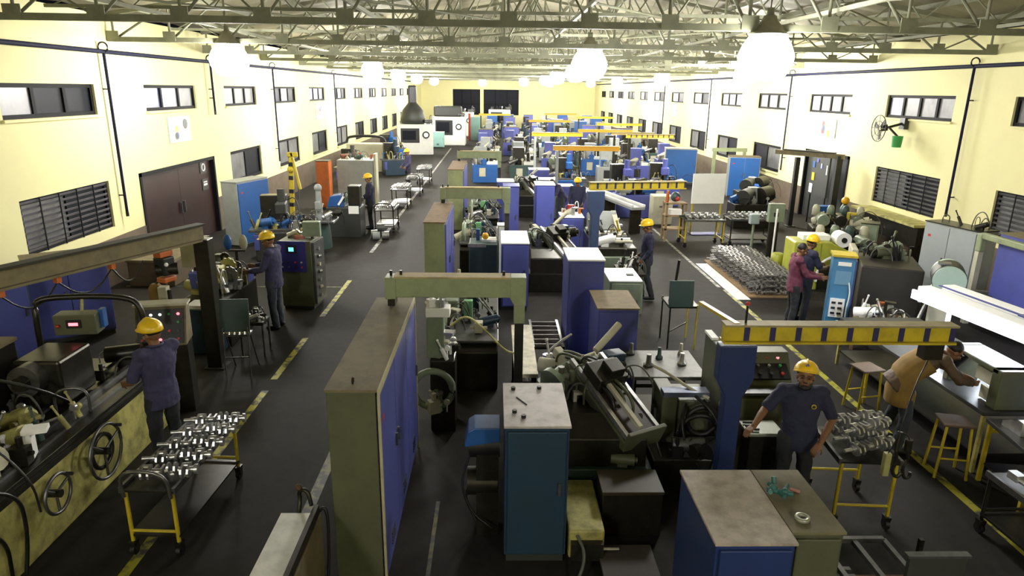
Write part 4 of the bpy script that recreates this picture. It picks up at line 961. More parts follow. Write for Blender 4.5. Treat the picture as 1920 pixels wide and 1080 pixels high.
# L4: gantry beam, hoist, column
t = thing('slewing_jib_crane', 'dark olive swinging crane beam crossing the left side with festooned cable', 'crane', (-4.42, 10.12, 0))
MB().bx(-.16, .16, -.16, .16, 0, .02).build('base_plate', DGREY, t); MB().bx(-.11, .11, -.11, .11, .02, 2.08).build('column', DARKM, t, .01)
A = Vector((0, 0, 0)); D = Vector((-1.46, -3.35, 0)); L = D.length; az = math.atan2(D.y, D.x)
MB().box((D.x/2, D.y/2, 2.18), (L, .05, .20), az).build('beam_web', OLIVET, t); MB().box((D.x/2, D.y/2, 2.30), (L, .17, .03), az).build('beam_top_flange', mat('dusty_beam', (.03, .027, .015), .8, 0, .3, 5), t); MB().box((D.x/2, D.y/2, 2.07), (L, .17, .03), az).build('beam_bottom_flange', OLIVET, t)
for f in (.42, .62, .80):
    p = D*f; MB().box((p.x, p.y, 2.02), (.06, .08, .09), az).build('cable_trolley', ORG, t)
for a, b in ((.29, .42), (.42, .62), (.62, .80), (.80, .98)):
    p, q = D*a, D*b; MB().tube([(p.x, p.y, 1.98), ((p*.75+q*.25).x, (p*.75+q*.25).y, 1.8), ((p+q).x/2, (p+q).y/2, 1.74), ((p*.25+q*.75).x, (p*.25+q*.75).y, 1.8), (q.x, q.y, 1.98)], .011, 6).build('festoon_cable', HOSE, t)
p = D*.20
t = thing('chain_hoist', 'orange electric chain hoist under the dark olive crane beam', 'hoist', (-4.42+p.x, 10.12+p.y, -.12))
MB().box((0, 0, 2.125), (.22, .14, .08), az).build('trolley_frame', ORG, t, .01); MB().box((0, 0, 1.95), (.2, .2, .26), az).build('hoist_body', BLACK, t, .02); MB().cyl((-.10, -.06, 1.9), (.16, .05, 1.9), .09, n=16).build('hoist_motor', DARKM, t); MB().box((.02, -.02, 1.76), (.22, .16, .08), az).build('orange_cover', ORG, t, .02)
MB().ball((.08, -.11, 1.99), .03, 8).build('limit_switch', PAPER, t); MB().cyl((0, 0, 1.72), (0, 0, 1.2), .008, n=6).build('load_chain', STEELD, t); MB().tube([(0, 0, 1.2), (.03, 0, 1.13), (0, 0, 1.06), (-.04, 0, 1.1)], .014, 6).build('hook', DARKM, t)
MB().prism([(-.07, 1.18), (.07, 1.18), (.11, 1.26), (.10, 1.62), (.05, 1.68), (-.05, 1.68), (-.09, 1.62), (-.10, 1.26)], .08, FRONT(.04, -.17)).build('chain_bag', APRON, t, .01)
MB().cyl((-.17, 0, 1.66), (-.06, 0, 1.78), .014, n=6).build('bag_strap', DARKM, t)
t = thing('service_post', 'pale square service post below the orange hoist', 'post', (-4.72, 9.35, 0)); MB().bx(-.06, .06, -.06, .06, 0, 1.55).build('post', CARD, t, .006); MB().bx(.06, .09, -.03, .03, .1, 1.5).build('cable_duct', DARKM, t); MB().bx(-.1, .1, -.1, .1, 0, .02).build('base_plate', DARKM, t)

# cabinets by the left wall
cabinet('blue two-door cabinet by the left wall under the crane beam', 'cabinet', (-7.43, 11.47, 0), R(37), 1.2, .5, 1.5, BLUE, OLIVET, BLUE, 2, eyes=False, strip=None, vents=False)
t = cabinet('narrow grey-blue cabinet with a cream edge left of the blue two-door cabinet', 'cabinet', (-7.75, 10.35, 0), R(50), .6, .45, 1.45, TEALG, DARKM, BLUE, 1, eyes=False, vents=False)
t = cabinet('mid-blue door cabinet with grey side standing by the left wall past the doorway', 'cabinet', (-6.98, 19.05, 0), R(72), 1.35, .50, 1.82, GREYP, GREYP, BLUE2, 1, eyes=False, vents=False, sticker=RED)
t = thing('wall_desk', 'dark low plinth box beneath the left wall in front of the maroon doors', 'box', (-7.6, 15.6, 0)); MB().bx(-.5, .5, -1.0, 1.0, 0, .55).build('box', WAINS, t, .02); MB().bx(-.52, .52, -1.02, 1.02, .55, .6).build('lid', OLIVET, t)

# M2: teal crank machine at worker two
t = thing('gear_machine', 'teal and cream machine full of gears and valves left of the slate-purple worker', 'machine', (-4.80, 11.55, 0))
MB().bx(-.45, .30, -.60, .85, 0, .85).build('base', DARKM, t, .02); MB().bx(-.25, .25, -.95, -.6, 0, .80).build('front_cabinet', TEAL, t, .03)
MB().prism([(-.24, .80), (.24, .62), (.24, .66), (.1, .85), (-.24, .85)], .34, FRONT(-.60)).build('white_splash_lip', PAPER, t)
MB().bx(-.46, -.26, .0, .35, .85, 1.75).build('upright', DARKM, t); MB().box((-.42, -.12, 1.55), (.30, .14, .5)).build('cream_box', CARD, t, .01)
MB().box((-.30, -.35, 1.12), (.14, .12, .3), 0, .2).build('blue_guard', mat('light_blue_guard', (.12, .15, .45), .4, 0, .2), t, .01)
MB().box((-.10, .0, 1.1), (.30, .28, .34), .2).build('cream_gearbox', CREAMM, t, .02)
for k, (x, y, z, r) in enumerate(((.12, .1, 1.12, .13), (.0, .35, 1.2, .15), (.2, .45, 1.05, .10), (-.1, .5, 1.32, .09))):
    g = MB(); n = 22
    g.prism([(math.cos(2*PI*i/n)*(r if i % 2 else r*.87), math.sin(2*PI*i/n)*(r if i % 2 else r*.87)) for i in range(n)], .04, FRONT(y+.02, x, z)); g.build('gear', [STEELD, CREAMM, STEEL, DARKM][k], t)
    MB().cyl((x, y-.05, z), (x, y+.12, z), .025, n=10).build('gear_shaft', STEELD, t)
for k in range(7): crx = -.02+.05*k; MB().cyl((crx, -.35+.06*k, .98-.02*k), (crx, -.35+.06*k, 1.06-.02*k), .045, n=10).build('valve_cap', [STEEL, STEELD][k % 2], t)
bits(t, (-.4, .25, -.5, .8, .85), 30, 81, [CREAMM, STEEL, DARKM, CREAMM, STEELD, STEEL], 1.0)
bits(t, (-.4, .2, .0, .8, 1.0), 20, 82, [CREAMM, STEELD, DARKM, OLIVE], .8)
MB().box((.18, .62, .72), (.22, .3, .55)).build('blue_side_box', BLUE, t, .01)
t = thing('face_mask_stand', 'pair of blue and cream oval guards above the gear machine', 'guard', (-5.0, 12.85, 0))
MB().cyl((0, 0, 0), (0, 0, 1.25), .03, n=8).build('pole', DARKM, t); MB().cyl((-.15, .0, 1.25), (.18, 0, 1.25), .02, n=8).build('cross_tube', DARKM, t)
for x, c in ((-.14, BLUE2), (.16, CARD)): MB().ball((x, -.03, 1.42), .12, 12, (.7, .35, 1.3)).build('oval_guard', c, t)
# dark board on stand in front of it
t = thing('document_board', 'dark green-grey board on a metal stand left of the yellow floor line', 'board', (-3.92, 9.75, 0), R(6))
MB().box((0, 0, .98), (.42, .03, .5), 0, R(-8)).build('board', TEALG, t, .004)
for sx in (-.18, .18):
    MB().cyl((sx, -.05, .80), (sx+.02, -.18, 0), .012, n=6).build('leg', STEELD, t); MB().cyl((sx, 0, .80), (sx, .42, 0), .012, n=6).build('leg', STEELD, t)
MB().cyl((-.18, -.12, .35), (.2, -.12, .35), .010, n=6).build('cross_bar', STEELD, t)
MB().bx(-.2, .2, -.05, .15, .66, .69).build('shelf', STEELD, t)
for k in range(5): MB().cyl((-.15+.075*k, .04, .69), (-.15+.075*k, .04, .76), .028, n=8).build('gauge_ring', CREAMM, t)
t = thing('drip_tray_bench', 'dark bench with chrome valve parts between the document board and the gear machine', 'bench', (-4.08, 10.75, 0))
MB().bx(-.10, .3, -.25, .10, .55, .60).build('bench_top', DARKM, t); 
for sx in (-.08, .28):
    for sy in (-.22, .08): MB().bx(sx-.015, sx+.015, sy-.015, sy+.015, 0, .55).build('leg', STEELD, t)
bits(t, (-.05, .25, -.2, .05, .60), 8, 85, [STEEL, CREAMM, DARKM], .6)

# control cabinet with blue face
t = thing('cnc_control_cabinet', 'olive control cabinet with blue keypad face and small screen beside the yellow line', 'cabinet', (-3.92, 13.30, 0), R(-4))
MB().bx(-.32, .32, -.25, .45, .06, 1.40).build('cabinet_body', OLIVE, t, .01); MB().bx(-.30, .30, -.22, .42, 0, .06).build('plinth', DGREY, t)
MB().bx(-.33, .22, -.275, -.25, .78, 1.40).build('blue_face', mat('keypad_blue', (.03, .03, .22), .4, 0, .1), t, .004)
MB().bx(-.16, .04, -.285, -.275, 1.16, 1.32).build('screen_bezel', BLACK, t); MB().bx(-.11, -.01, -.290, -.285, 1.20, 1.28).build('screen', SCR, t)
for i in range(4):
    for j in range(2): MB().cyl((-.26+.13*i, -.275, .88+.1*j), (-.26+.13*i, -.30, .88+.1*j), .018, n=8).build('key', [CARD, STEELD, BLACK, RED][(i+j) % 4], t)
MB().cyl((0, .05, 1.40), (0, .05, 1.46), .11, n=18).build('red_mint_fan', mat('salmon_cap', (.5, .16, .13), .5), t)
MB().box((.24, .12, 1.58), (.34, .18, .30), R(10)).build('pale_green_box', PALEG, t, .01); MB().cyl((.24, .12, 1.38), (.24, .12, 1.45), .03, n=8).build('box_neck', DARKM, t)
MB().bx(.325, .37, -.20, .40, .10, 1.36).build('perforated_side', STEELD, t)
bits(t, (-.25, .05, 0, .4, 1.40), 5, 88, [STEEL, CREAMM], .6)
for k in range(7): MB().cyl((.37, .0, .25+k*.16), (.41, .0+.05*(k % 2), .25+k*.16), .04, n=8).build('side_fitting', [STEEL, CARD, STEEL][k % 3], t)

# things beyond: yellow robot hoist, grinders along the left wall
t = thing('yellow_manipulator', 'yellow and black folding manipulator arm standing by the left wall', 'manipulator', (-6.05, 20.4, 0))
MB().bx(-.2, .2, -.2, .2, 0, .1).build('foot', DGREY, t); MB().box((-.05, 0, 1.2), (.12, .12, 2.2), 0, 0, .05).build('mast', YEL, t, .01)
for k in range(5): MB().box((-.05+.02*(k-2), 0, .5+k*.4), (.13, .13, .12), 0, 0, .05).build('black_band', BLACK, t)
MB().box((.12, -.02, 1.9), (.07, .08, 1.1), 0, 0, -.18).build('arm', YEL, t, .01); MB().box((.05, 0, 2.38), (.30, .12, .14)).build('head', YEL, t, .02); MB().ball((-.02, -.1, 1.95), .09, 10).build('yellow_motor', YEL, t); MB().box((.16, 0, 1.3), (.05, .06, .5), 0, 0, .1).build('gripper', STEELD, t)

def column_machine(label, loc, rz=0, seed=5, group=None, col=TEALG, detail=1.0):
    """upright machine with table, column and head; origin at floor centre, about 1.5 x 1.2 m"""
    t = thing('milling_machine', label, 'machine', loc, rz, group)
    MB().bx(-.6, .6, -.45, .5, 0, .75).build('base', col, t, .03); MB().bx(-.75, .75, -.4, .2, .75, .82).build('table', STEELD, t, .01)
    MB().bx(-.5, .15, .18, .55, .75, 1.6).build('column', DARKM, t, .02); MB().box((.05, -.02, 1.32), (.26, .5, .28)).build('head', col, t, .03)
    MB().cyl((.05, -.15, 1.2), (.05, -.15, .98), .06, .04, n=12).build('spindle', STEELD, t); MB().cyl((.05, .1, 1.45), (.05, .1, 1.78), .10, n=14).build('motor', col, t)
    MB().bx(-.62, -.5, -.46, -.2, .3, .7).build('side_box', BLUE, t, .01)
    bits(t, (-.7, .7, -.35, .15, .82), int(14*detail), seed, [STEEL, DARKM, STEELD, CREAMM, BLUE2, STEEL], 1.0)
    hoses(t, [[(.2, .1, 1.5), (.4, .0, 1.6), (.5, -.1, 1.2), (.5, -.2, .8)]], .014)
    return t
column_machine('dark upright machine with grey table beyond the pale green box on the left', (-5.55, 17.4, 0), R(10), 91, col=DGREY, detail=2.2)
t = thing('grey_column', 'slender pale grey machine column on a broad table by the left wall', 'machine', (-4.85, 18.6, 0))
MB().cyl((0, 0, .0), (0, 0, .72), .30, .26, n=18).build('pedestal', TEALG, t); MB().bx(-.55, .45, -.35, .35, .72, .80).build('round_table', STEELD, t, .02); MB().cyl((0, 0, .8), (0, 0, 1.62), .10, .07, n=14).build('column', GREYP, t); MB().ball((0, 0, 1.66), .11, 10).build('column_cap', GREYP, t); MB().box((.0, -.12, 1.2), (.14, .14, .2)).build('slide_head', GREYP, t, .01)
bits(t, (-.5, .4, -.3, .3, .8), 9, 93, [STEELD, DARKM, STEEL], .9)
t = thing('tool_grinder', 'blue-lidded dark machine with a white notice beside the worker in dark clothes', 'machine', (-4.45, 20.3, 0))
MB().bx(-.55, .45, -.4, .4, 0, .9).build('body', DGREY, t, .02); MB().prism([(-.55, .9), (-.05, .9), (-.15, 1.25), (-.45, 1.2)], .5, FRONT(.25)).build('blue_hood', BLUE2, t, .01); MB().bx(.12, .42, -.42, -.405, .72, .95).build('white_notice', PAPER, t); MB().box((-.12, -.27, 1.08), (.06, .02, .3), 0, 0, .6).build('white_bar', PAPER, t)
MB().bx(.05, .4, -.1, .3, .9, 1.5).build('tower', DARKM, t, .02); bits(t, (-.4, .4, -.1, .35, 1.0), 14, 95, [GREYP, STEEL, DARKM, GREENB], .9)
t = thing('enclosure', 'large flat grey machine enclosure with clutter along its top edge', 'machine', (-5.2, 25.7, 0))
MB().bx(-.70, .65, -.2, .8, 0, 1.72).build('grey_enclosure', GREYP, t, .02); bits(t, (-.6, .6, -.1, .6, 1.72), 14, 96, [TEALG, RED, RUST, STEELD, PALEG, CARD], .8); MB().bx(.67, .75, -.2, .3, 0, 1.95).build('cream_edge', CARD, t)
cabinet('orange-brown cabinet left of the large grey enclosure', 'cabinet', (-6.25, 25.0, 0), 0, .45, .5, 1.75, ORG, DARKM, ORG, 1, eyes=False, vents=False)
t = thing('pale_hood', 'cream hood with a thick black bent pipe by the left wall behind the grey enclosure', 'hood', (-6.9, 37.0, 0)); MB().bx(-1.0, 1.2, -.4, .6, 0, 1.45).build('hood_body', CARD, t, .03); MB().tube([(-1.0, -.2, 1.55), (-.9, -.2, 1.85), (.8, -.2, 1.85), (1.05, -.2, 1.6), (1.05, -.2, 1.0)], .07, 8).build('black_pipe', BLACK, t)

# trolleys with crankshafts along the left line
TR = [((-3.42, 21.2), 'first'), ((-3.55, 25.6), 'second'), ((-3.40, 28.6), 'third'), ((-3.35, 32.2), 'fourth')]
for k, ((x, y), nm) in enumerate(TR):
    trolley('dark trolley beside the left floor line, %s beyond the junction' % nm, (x, y, 0), 0, .62, 1.1, .72, DARKM, k % 2 == 0, 'trolleys along the left line')
    for q in range(4): crankshaft((x, y-.35+.24*q, .715), R(5+q*4), 'crankshaft on the %s dark trolley along the left line' % nm, 'crankshafts on the %s dark left trolley' % nm)
t = thing('engine_block_heap', 'round pale castings on the floor by the first dark trolley', 'casting', (-3.5, 19.6, 0))
for k, (x, y, z) in enumerate(((0, 0, 0), (.25, .1, 0), (.1, .25, .2), (-.1, .3, 0))): MB().cyl((x-.1, y, z+.12), (x+.1, y+.05, z+.12), .12, n=12).build('casting_ring', [GREYP, STEEL, STEELD, STEEL][k], t)

# machining centres far left
def cnc(label, loc, rz, w=2.0, h=2.1, col=WHITEP, hood=None):
    t = thing('machining_centre', label, 'machine', loc, rz)
    MB().bx(-w/2, w/2, -.8, .8, 0, h).build('enclosure', col, t, .06); MB().bx(-w/2+.25, w*.12, -.83, -.79, .8, h-.25).build('door_opening', BLACK, t, .02)
    MB().bx(-w/2+.35, w*.02, -.84, -.83, 1.0, h-.4).build('window', GLASSD, t); MB().cyl((w*.30, -.79, h*.66), (w*.30, -.86, h*.66), .24, n=24).build('round_window', BLACK, t); MB().cyl((w*.30, -.86, h*.66), (w*.30, -.88, h*.66), .14, n=20).build('round_screen', LEDW, t)
    if hood: MB().bx(-w/2+.1, w/2-.3, -.4, .7, h, h+.8).build('hood', hood, t, .12)
    bits(t, (-w/2, w/2, -.6, .6, h), 8, 5, [STEELD, DARKM, STEEL], 1.4)
    return t
t = cnc('white machining centre with black doorway on the far left', (-5.5, 47.2, 0), R(8), 2.4, 2.0)
MB().lathe([(.001, 0), (.75, 0), (.85, .3), (.7, .9), (.35, 1.3), (.28, 1.4), (.001, 1.4)], 18, Matrix.Translation((-.1, .1, 2.0))).build('dust_collector', DGREY, t)
MB().bx(-.38, .18, .1, .5, 3.3, 4.5).build('exhaust_duct', mat('dark_blue_duct', (.02, .022, .035), .4), t, .1)
cnc('white machining centre with a round window beside the mint cabinet', (-3.7, 55.5, 0), 0, 2.6, 2.2, WHITEP, DGREY)
cabinet('mint green cabinet at the far end of the left aisle', 'cabinet', (-4.35, 52.2, 0), 0, .95, .6, 1.2, mat('mint_paint', (.3, .52, .48), .4, 0, .1), WHITEP, mat('mint_paint', (.3, .5, .48)), 1, eyes=False)
for k, (x, y) in enumerate(((-6.6, 31.5), (-5.2, 35.5), (-6.3, 42.0))):
    column_machine(['dark machine by the left wall, before the cream hood', 'dark teal machine right of the cream hood', 'dark machine just before the white machining centre with black doorway'][k], (x, y, 0), R(20*k), 100+k, col=[DGREY, TEAL, BLUE2][k], detail=1.2)

# ================================================================== right side
# stack of crankshafts on the floor and the white sheet beside it
t = thing('floor_sheet', 'white sheet on the floor along the big stack of crankshafts', 'sheet', (5.42, 15.45, 0)); MB().bx(-.18, .12, -1.6, 1.55, .002, .012).build('sheet', PAPER, t)
tag(MB().bx(5.56, 6.66, 14.0, 17.35, 0, .03).build('dunnage_board', WOOD), 'flat wooden board under the big stack of crankshafts', 'board')
pr = crank_mesh(1.0, .064, False).build('crankshaft', mat('forged_steel', (.34, .33, .32), .34, .45, .6, 14, (.04, .035, .03)))
lay = ['bottom', 'second', 'third', 'top']
n = 0
for L_ in range(4):
    for r_ in range(22):
        if r_+L_*.5 > 21.4: continue
        o = pr if n == 0 else pr.copy()
        if n: C.objects.link(o)
        n += 1
        o.location = (6.11+.02*((r_*7+L_*3) % 3-1), 14.12+.148*r_+(.03 if L_ % 2 else 0), .034+L_*.122); o.rotation_euler = (0, 0, .03*((r_*5+L_) % 3-1))
        tag(o, 'dark forged crankshaft in the %s layer of the big floor stack' % lay[L_], 'crankshaft', 'crankshafts in the %s layer of the big floor stack' % lay[L_])
# tables with crankshafts
trolley('yellow-legged table of bright crankshafts below the blank white board', (6.0, 19.25, 0), R(90), .75, 1.15, .82, YEL, False, shelf=False, name='steel_table')
for k in range(5): crankshaft((5.58+.21*k, 19.25, .80), R(90), 'bright crankshaft on the yellow-legged table below the white board', 'crankshafts on the yellow-legged table')
trolley('long dark table of crankshafts right of the yellow-legged table', (7.45, 19.45, 0), R(90), .75, 1.3, .82, DARKM, False, shelf=True, name='steel_table')
for k in range(6): crankshaft((6.95+.2*k, 19.45, .80), R(90), 'crankshaft on the long dark table right of the white board', 'crankshafts on the long dark table')
t = thing('white_board', 'blank white board on dark legs above the crankshaft tables', 'board', (6.60, 20.8, 0), R(4))
MB().bx(-.52, .52, -.02, .02, .98, 1.90).build('board', PAPER, t, .005)
for s in (-1, 1): MB().bx(s*.46-.02, s*.46+.02, .02, .06, 0, 1.8).build('leg', YEL, t)
MB().bx(-.46, .46, -.15, .25, 0, .03).build('foot', BLUE, t)
def motor_group(lb, x, y, seed, col=DARKM, w=1.2):
    t = thing('motor_bench', lb, 'machine', (x, y, 0)); MB().bx(-w/2, w/2, -.4, .4, 0, .8).build('base', col, t, .02)
    MB().cyl((-w*.3, -.2, 1.0), (-w*.1, .1, 1.05), .24, n=20).build('round_motor', DGREY, t); MB().cyl((w*.1, -.1, 1.05), (w*.35, .1, 1.1), .26, n=20).build('round_motor', DARKM, t); MB().bx(-w*.1, w*.1, 0, .3, .8, 1.3).build('tower', GREYP, t, .02)
    bits(t, (-w*.45, w*.45, -.35, .35, .8), 14, seed, [GREYP, STEEL, CARD, DARKM, BLUE2, STEELD], 1.1); return t
motor_group('pair of dark round motors behind the long dark crankshaft table', 8.6, 22.2, 131, w=1.5); motor_group('motor bench right of the white board, nearer the wall', 9.6, 25.0, 132)
# cream box, wooden rack
t = thing('cream_cabinet', 'cream metal box standing behind the striped crane arm', 'cabinet', (5.55, 22.4, 0)); MB().bx(-.33, .33, -.3, .3, .05, 1.0).build('box', CARD, t, .03); MB().bx(-.3, .3, -.27, .27, 0, .05).build('plinth', DGREY, t); MB().bx(-.12, .05, -.31, -.30, .62, .68).build('nameplate', STEELD, t)
t = thing('wooden_rack', 'orange-brown wooden rack holding a small guarded motor', 'rack', (5.35, 19.9, 0))
for sx in (-1, 1):
    for sy in (-1, 1): MB().bx(sx*.28-.03, sx*.28+.03, sy*.2-.03, sy*.2+.03, 0, 1.15).build('post', WOOD, t)
for z in (.35, .75, 1.12): MB().bx(-.31, .31, -.23, .23, z, z+.04).build('shelf', WOOD, t)
MB().ball((0, 0, 1.32), .15, 12).build('round_guard', GRN if 0 else TEALG, t); MB().bx(-.2, .2, -.1, .1, .79, .95).build('white_tray', PAPER, t); MB().ball((.02, -.18, 1.28), .07, 8).build('red_cap', RED, t); MB().cyl((-.26, -.05, 1.16), (-.24, -.05, 1.5), .05, n=8).build('orange_bottle', ORG, t)
# sink stand and green panel stand in the middle aisle
t = thing('document_board', 'dark green board on a yellow-legged frame in the right aisle', 'board', (3.18, 10.95, 0))
MB().box((0, 0, 1.0), (.42, .03, .46), 0, R(-6)).build('board', TEALG, t, .004)
for sx in (-.17, .30):
    for y_ in (.0, .55): MB().bx(sx-.012, sx+.012, y_-.012, y_+.012, 0, .8).build('leg', YEL if sx > 0 else DARKM, t)
MB().bx(-.19, .32, .0, .57, .74, .78).build('shelf', DARKM, t); MB().cyl((-.17, .02, .3), (.30, .55, .3), .012, n=6).build('brace', DARKM, t)
MB().cyl((-.05, .3, .78), (-.05, .3, .92), .09, .05, n=12).build('indicator_base', STEELD, t); MB().cyl((-.05, .3, .92), (-.0, .3, 1.52), .025, n=8).build('indicator_post', DARKM, t); MB().cyl((-.05, .25, .9), (-.05, .35, .95), .03, n=8).build('lime_collar', mat('lime_paint', (.5, .7, .05), .4), t)
bits(t, (-.12, .25, .1, .5, .78), 6, 140, [STEEL, STEELD, PAPER], .5)

# blue two-door cabinet by the wall, far right
cabinet('blue two-door cabinet with grey side against the right wall, beyond the round motors', 'cabinet', (10.5, 28.7, 0), R(-12), 1.25, .7, 1.75, GREYP, OLIVET, BLUE2, 2, eyes=False, vents=False, sticker=RED)
t = thing('pipe_portal', 'olive pipe portal over the blue two-door cabinet by the right wall', 'frame', (9.5, 29.6, 0)); MB().bx(-.06, .06, -.06, .06, 0, 1.85).build('left_post', SAGE, t); MB().bx(1.25, 1.37, -.06, .06, 0, 1.85).build('right_post', SAGE, t); MB().bx(-.1, 1.4, -.08, .08, 1.85, 2.0).build('beam', SAGE, t)
cabinet('plain blue cabinet with cream side past the round motors', 'cabinet', (9.0, 33.2, 0), R(-10), 1.5, .7, 1.7, CARD, CARD, BLUE2, 1, eyes=False, vents=False)

# black lifting frame in front of the right-hand doors
t = thing('lifting_frame', 'black steel lifting frame with olive beam in front of the right-hand doors', 'crane', (10.75, 21.2, 0))
MB().bx(-.09, .09, -.09, .09, 0, 2.45).build('front_post', BLACK, t); MB().bx(-.9, -.76, 1.0, 1.14, 0, 2.30).build('rear_post', BLACK, t)
A = Vector((.1, -.1, 2.5)); B = Vector((-1.35, 1.6, 2.36)); MB().box((A+B)/2, ((A-B).length, .12, .14), math.atan2(B.y-A.y, B.x-A.x)).build('olive_beam', OLIVET, t); MB().box((A+B)/2+Vector((0, 0, .09)), ((A-B).length*.75, .16, .04), math.atan2(B.y-A.y, B.x-A.x)).build('black_rail', BLACK, t)
MB().bx(-.2, .2, -.2, .2, 0, .03).build('foot_plate', DGREY, t); MB().bx(-.98, -.68, .92, 1.22, 0, .03).build('foot_plate', DGREY, t)
t = thing('notice_panel', 'dark notice panel with blue, white and yellow cards left of the black frame post', 'board', (10.9, 22.6, 0), R(-90))
MB().bx(-.6, .6, -.03, .03, 1.0, 2.3).build('panel', DGREY, t)
for k in (-.55, .55): MB().bx(k-.02, k+.02, -.02, .02, 0, 1.0).build('leg', DARKM, t)
for x, z, w, h, c in ((-.45, 2.0, .16, .2, BLUE2), (-.2, 2.15, .14, .12, BLUE), (-.42, 1.6, .2, .26, YEL), (-.5, 1.2, .22, .3, PAPER), (.1, 2.0, .1, .16, mat('pale_blue_card', (.3, .35, .6), .6)), (.5, 1.9, .07, .3, PAPER)):
    MB().bx(x-w/2, x+w/2, -.045, -.031, z-h/2, z+h/2).build('card', c, t)
t = thing('wall_shelf', 'pale ledge with dark clutter under the slatted window of the right wall', 'shelf', (11.0, 18.3, 0)); MB().bx(-.35, .28, -1.6, 1.6, 1.06, 1.12).build('ledge', CREAMM, t); MB().bx(-.2, .28, -1.55, 1.55, .55, 1.06).build('dark_recess_box', DARKM, t)
for s in (-1.5, 1.5): MB().bx(-.3, .28, s-.03, s+.03, 0, .55).build('leg', DARKM, t)

# motor and yellow-green machine near the wall
t = thing('valve_grinder', 'bright yellow-green machine with a white guard behind the two workers at the blue panel', 'machine', (7.32, 15.0, 0), R(-5))
LIME = mat('lime_machine', (.42, .44, .05), .4, 0, .3, 4)
MB().bx(-.55, .05, -.35, .35, .0, 1.10).build('lime_body', LIME, t, .03); MB().bx(-.5, -.05, -.37, -.35, .45, 1.0).build('lime_door', LIME, t, .01); MB().prism([(0, .55), (.7, .55), (.7, .9), (.25, 1.10), (0, 1.10)], .6, FRONT(.3)).build('sloping_side', LIME, t, .02)
MB().bx(-.3, .3, -.1, .3, 1.10, 1.22).build('white_cover', PAPER, t, .01); MB().cyl((.55, -.25, 1.15), (.55, .1, 1.15), .17, n=20).build('white_guard', PAPER, t); MB().cyl((.55, -.28, 1.15), (.55, -.24, 1.15), .06, n=14).build('black_hub', BLACK, t); MB().bx(.05, .7, -.3, .3, 0, .55).build('lower_body', DARKM, t)
MB().tube([(.0, -.38, .2), (.0, -.42, .6), (.2, -.40, .78), (.5, -.36, .8)], .03, 8).build('white_pipe', PAPER, t)
t = thing('switch_box', 'pale green box on a thin white pole behind the lime machine', 'box', (7.15, 16.9, 0)); MB().bx(-.2, .2, -.08, .08, 1.15, 1.62).build('box', PALEG, t, .01); MB().bx(-.12, .12, .02, .08, .0, 1.15).build('back_post', DARKM, t); MB().cyl((-.02, -.12, .0), (-.02, -.12, 1.5), .025, n=8).build('white_pole', PAPER, t); MB().bx(-.08, .03, -.12, -.07, 1.3, 1.4).build('black_socket', BLACK, t); MB().bx(-.15, .15, -.15, .12, 0, .02).build('foot', DARKM, t)
t = thing('meter_post', 'small pale box on a slim post at the corner of the crankshaft stack', 'post', (7.0, 17.9, 0)); MB().cyl((0, 0, 0), (0, 0, .9), .035, n=10).build('post', PALEG, t); MB().bx(-.13, .13, -.08, .08, .9, 1.18).build('meter_box', mat('pale_blue_grey', (.35, .42, .42), .4, 0, .1), t, .03)
t = thing('yellow_bin', 'small yellow-green drum by the lime machine', 'bin', (6.98, 16.1, 0)) ; MB().lathe([(.001, 0), (.13, 0), (.15, .5), (.12, .52), (.001, .52)], 16).build('drum', LIME, t)
def engine(lb, x, y, rz, seed, w=1.3):
    t = thing('pump_set', lb, 'machine', (x, y, 0), rz); MB().bx(-w/2, w/2, -.4, .4, 0, .7).build('skid', DARKM, t, .02)
    for k in range(3): MB().cyl((-w*.3+w*.3*k, -.25, .9), (-w*.3+w*.3*k, .2, .92), .16, n=16).build('motor', [PALEG, DARKM, PALEG][k], t)
    for k in range(4): MB().lathe([(.001, .3), (.07, .28), (.10, .2), (.11, 0), (.001, 0)], 12, Matrix.Translation((-w*.4+w*.26*k, .25, .98))).build('pale_bell_cap', [CARD, PALEG, TEALG, CARD][k], t)
    bits(t, (-w*.45, w*.45, -.35, .35, .72), 16, seed, [PALEG, STEELD, DARKM, BLACK, CARD, YEL], 1.2); return t
engine('cluster of dark and pale green motors between the lime machine and the right wall', 8.35, 15.6, R(-8), 151)
engine('row of pale bell-capped pumps below the black lifting frame', 9.7, 18.6, R(-15), 152, 1.5)
cabinet('narrow pale green box cabinet right of the motor cluster', 'cabinet', (9.35, 16.4, 0), R(-30), .4, .4, 1.25, PALEG, DARKM, PALEG, 1, eyes=False, vents=False)
t = thing('gas_bottle', 'orange-capped cylinder beside a blue box near the right wall', 'cylinder', (10.5, 19.95, 0)); MB().lathe([(.001, 0), (.13, 0), (.13, 1.0), (.06, 1.15), (.001, 1.16)], 16).build('bottle', mat('dark_green_bottle', (.02, .06, .03), .4), t); MB().ball((0, 0, 1.24), .12, 10).build('orange_cap', ORY, t)
t = thing('blue_crate', 'small bright blue crate left of the orange-capped cylinder', 'crate', (10.05, 20.3, 0)); MB().bx(-.25, .25, -.15, .15, .85, 1.03).build('crate', BLUE2, t, .01); MB().bx(-.22, .22, -.13, .13, 0, .85).build('stand', WAINS, t)

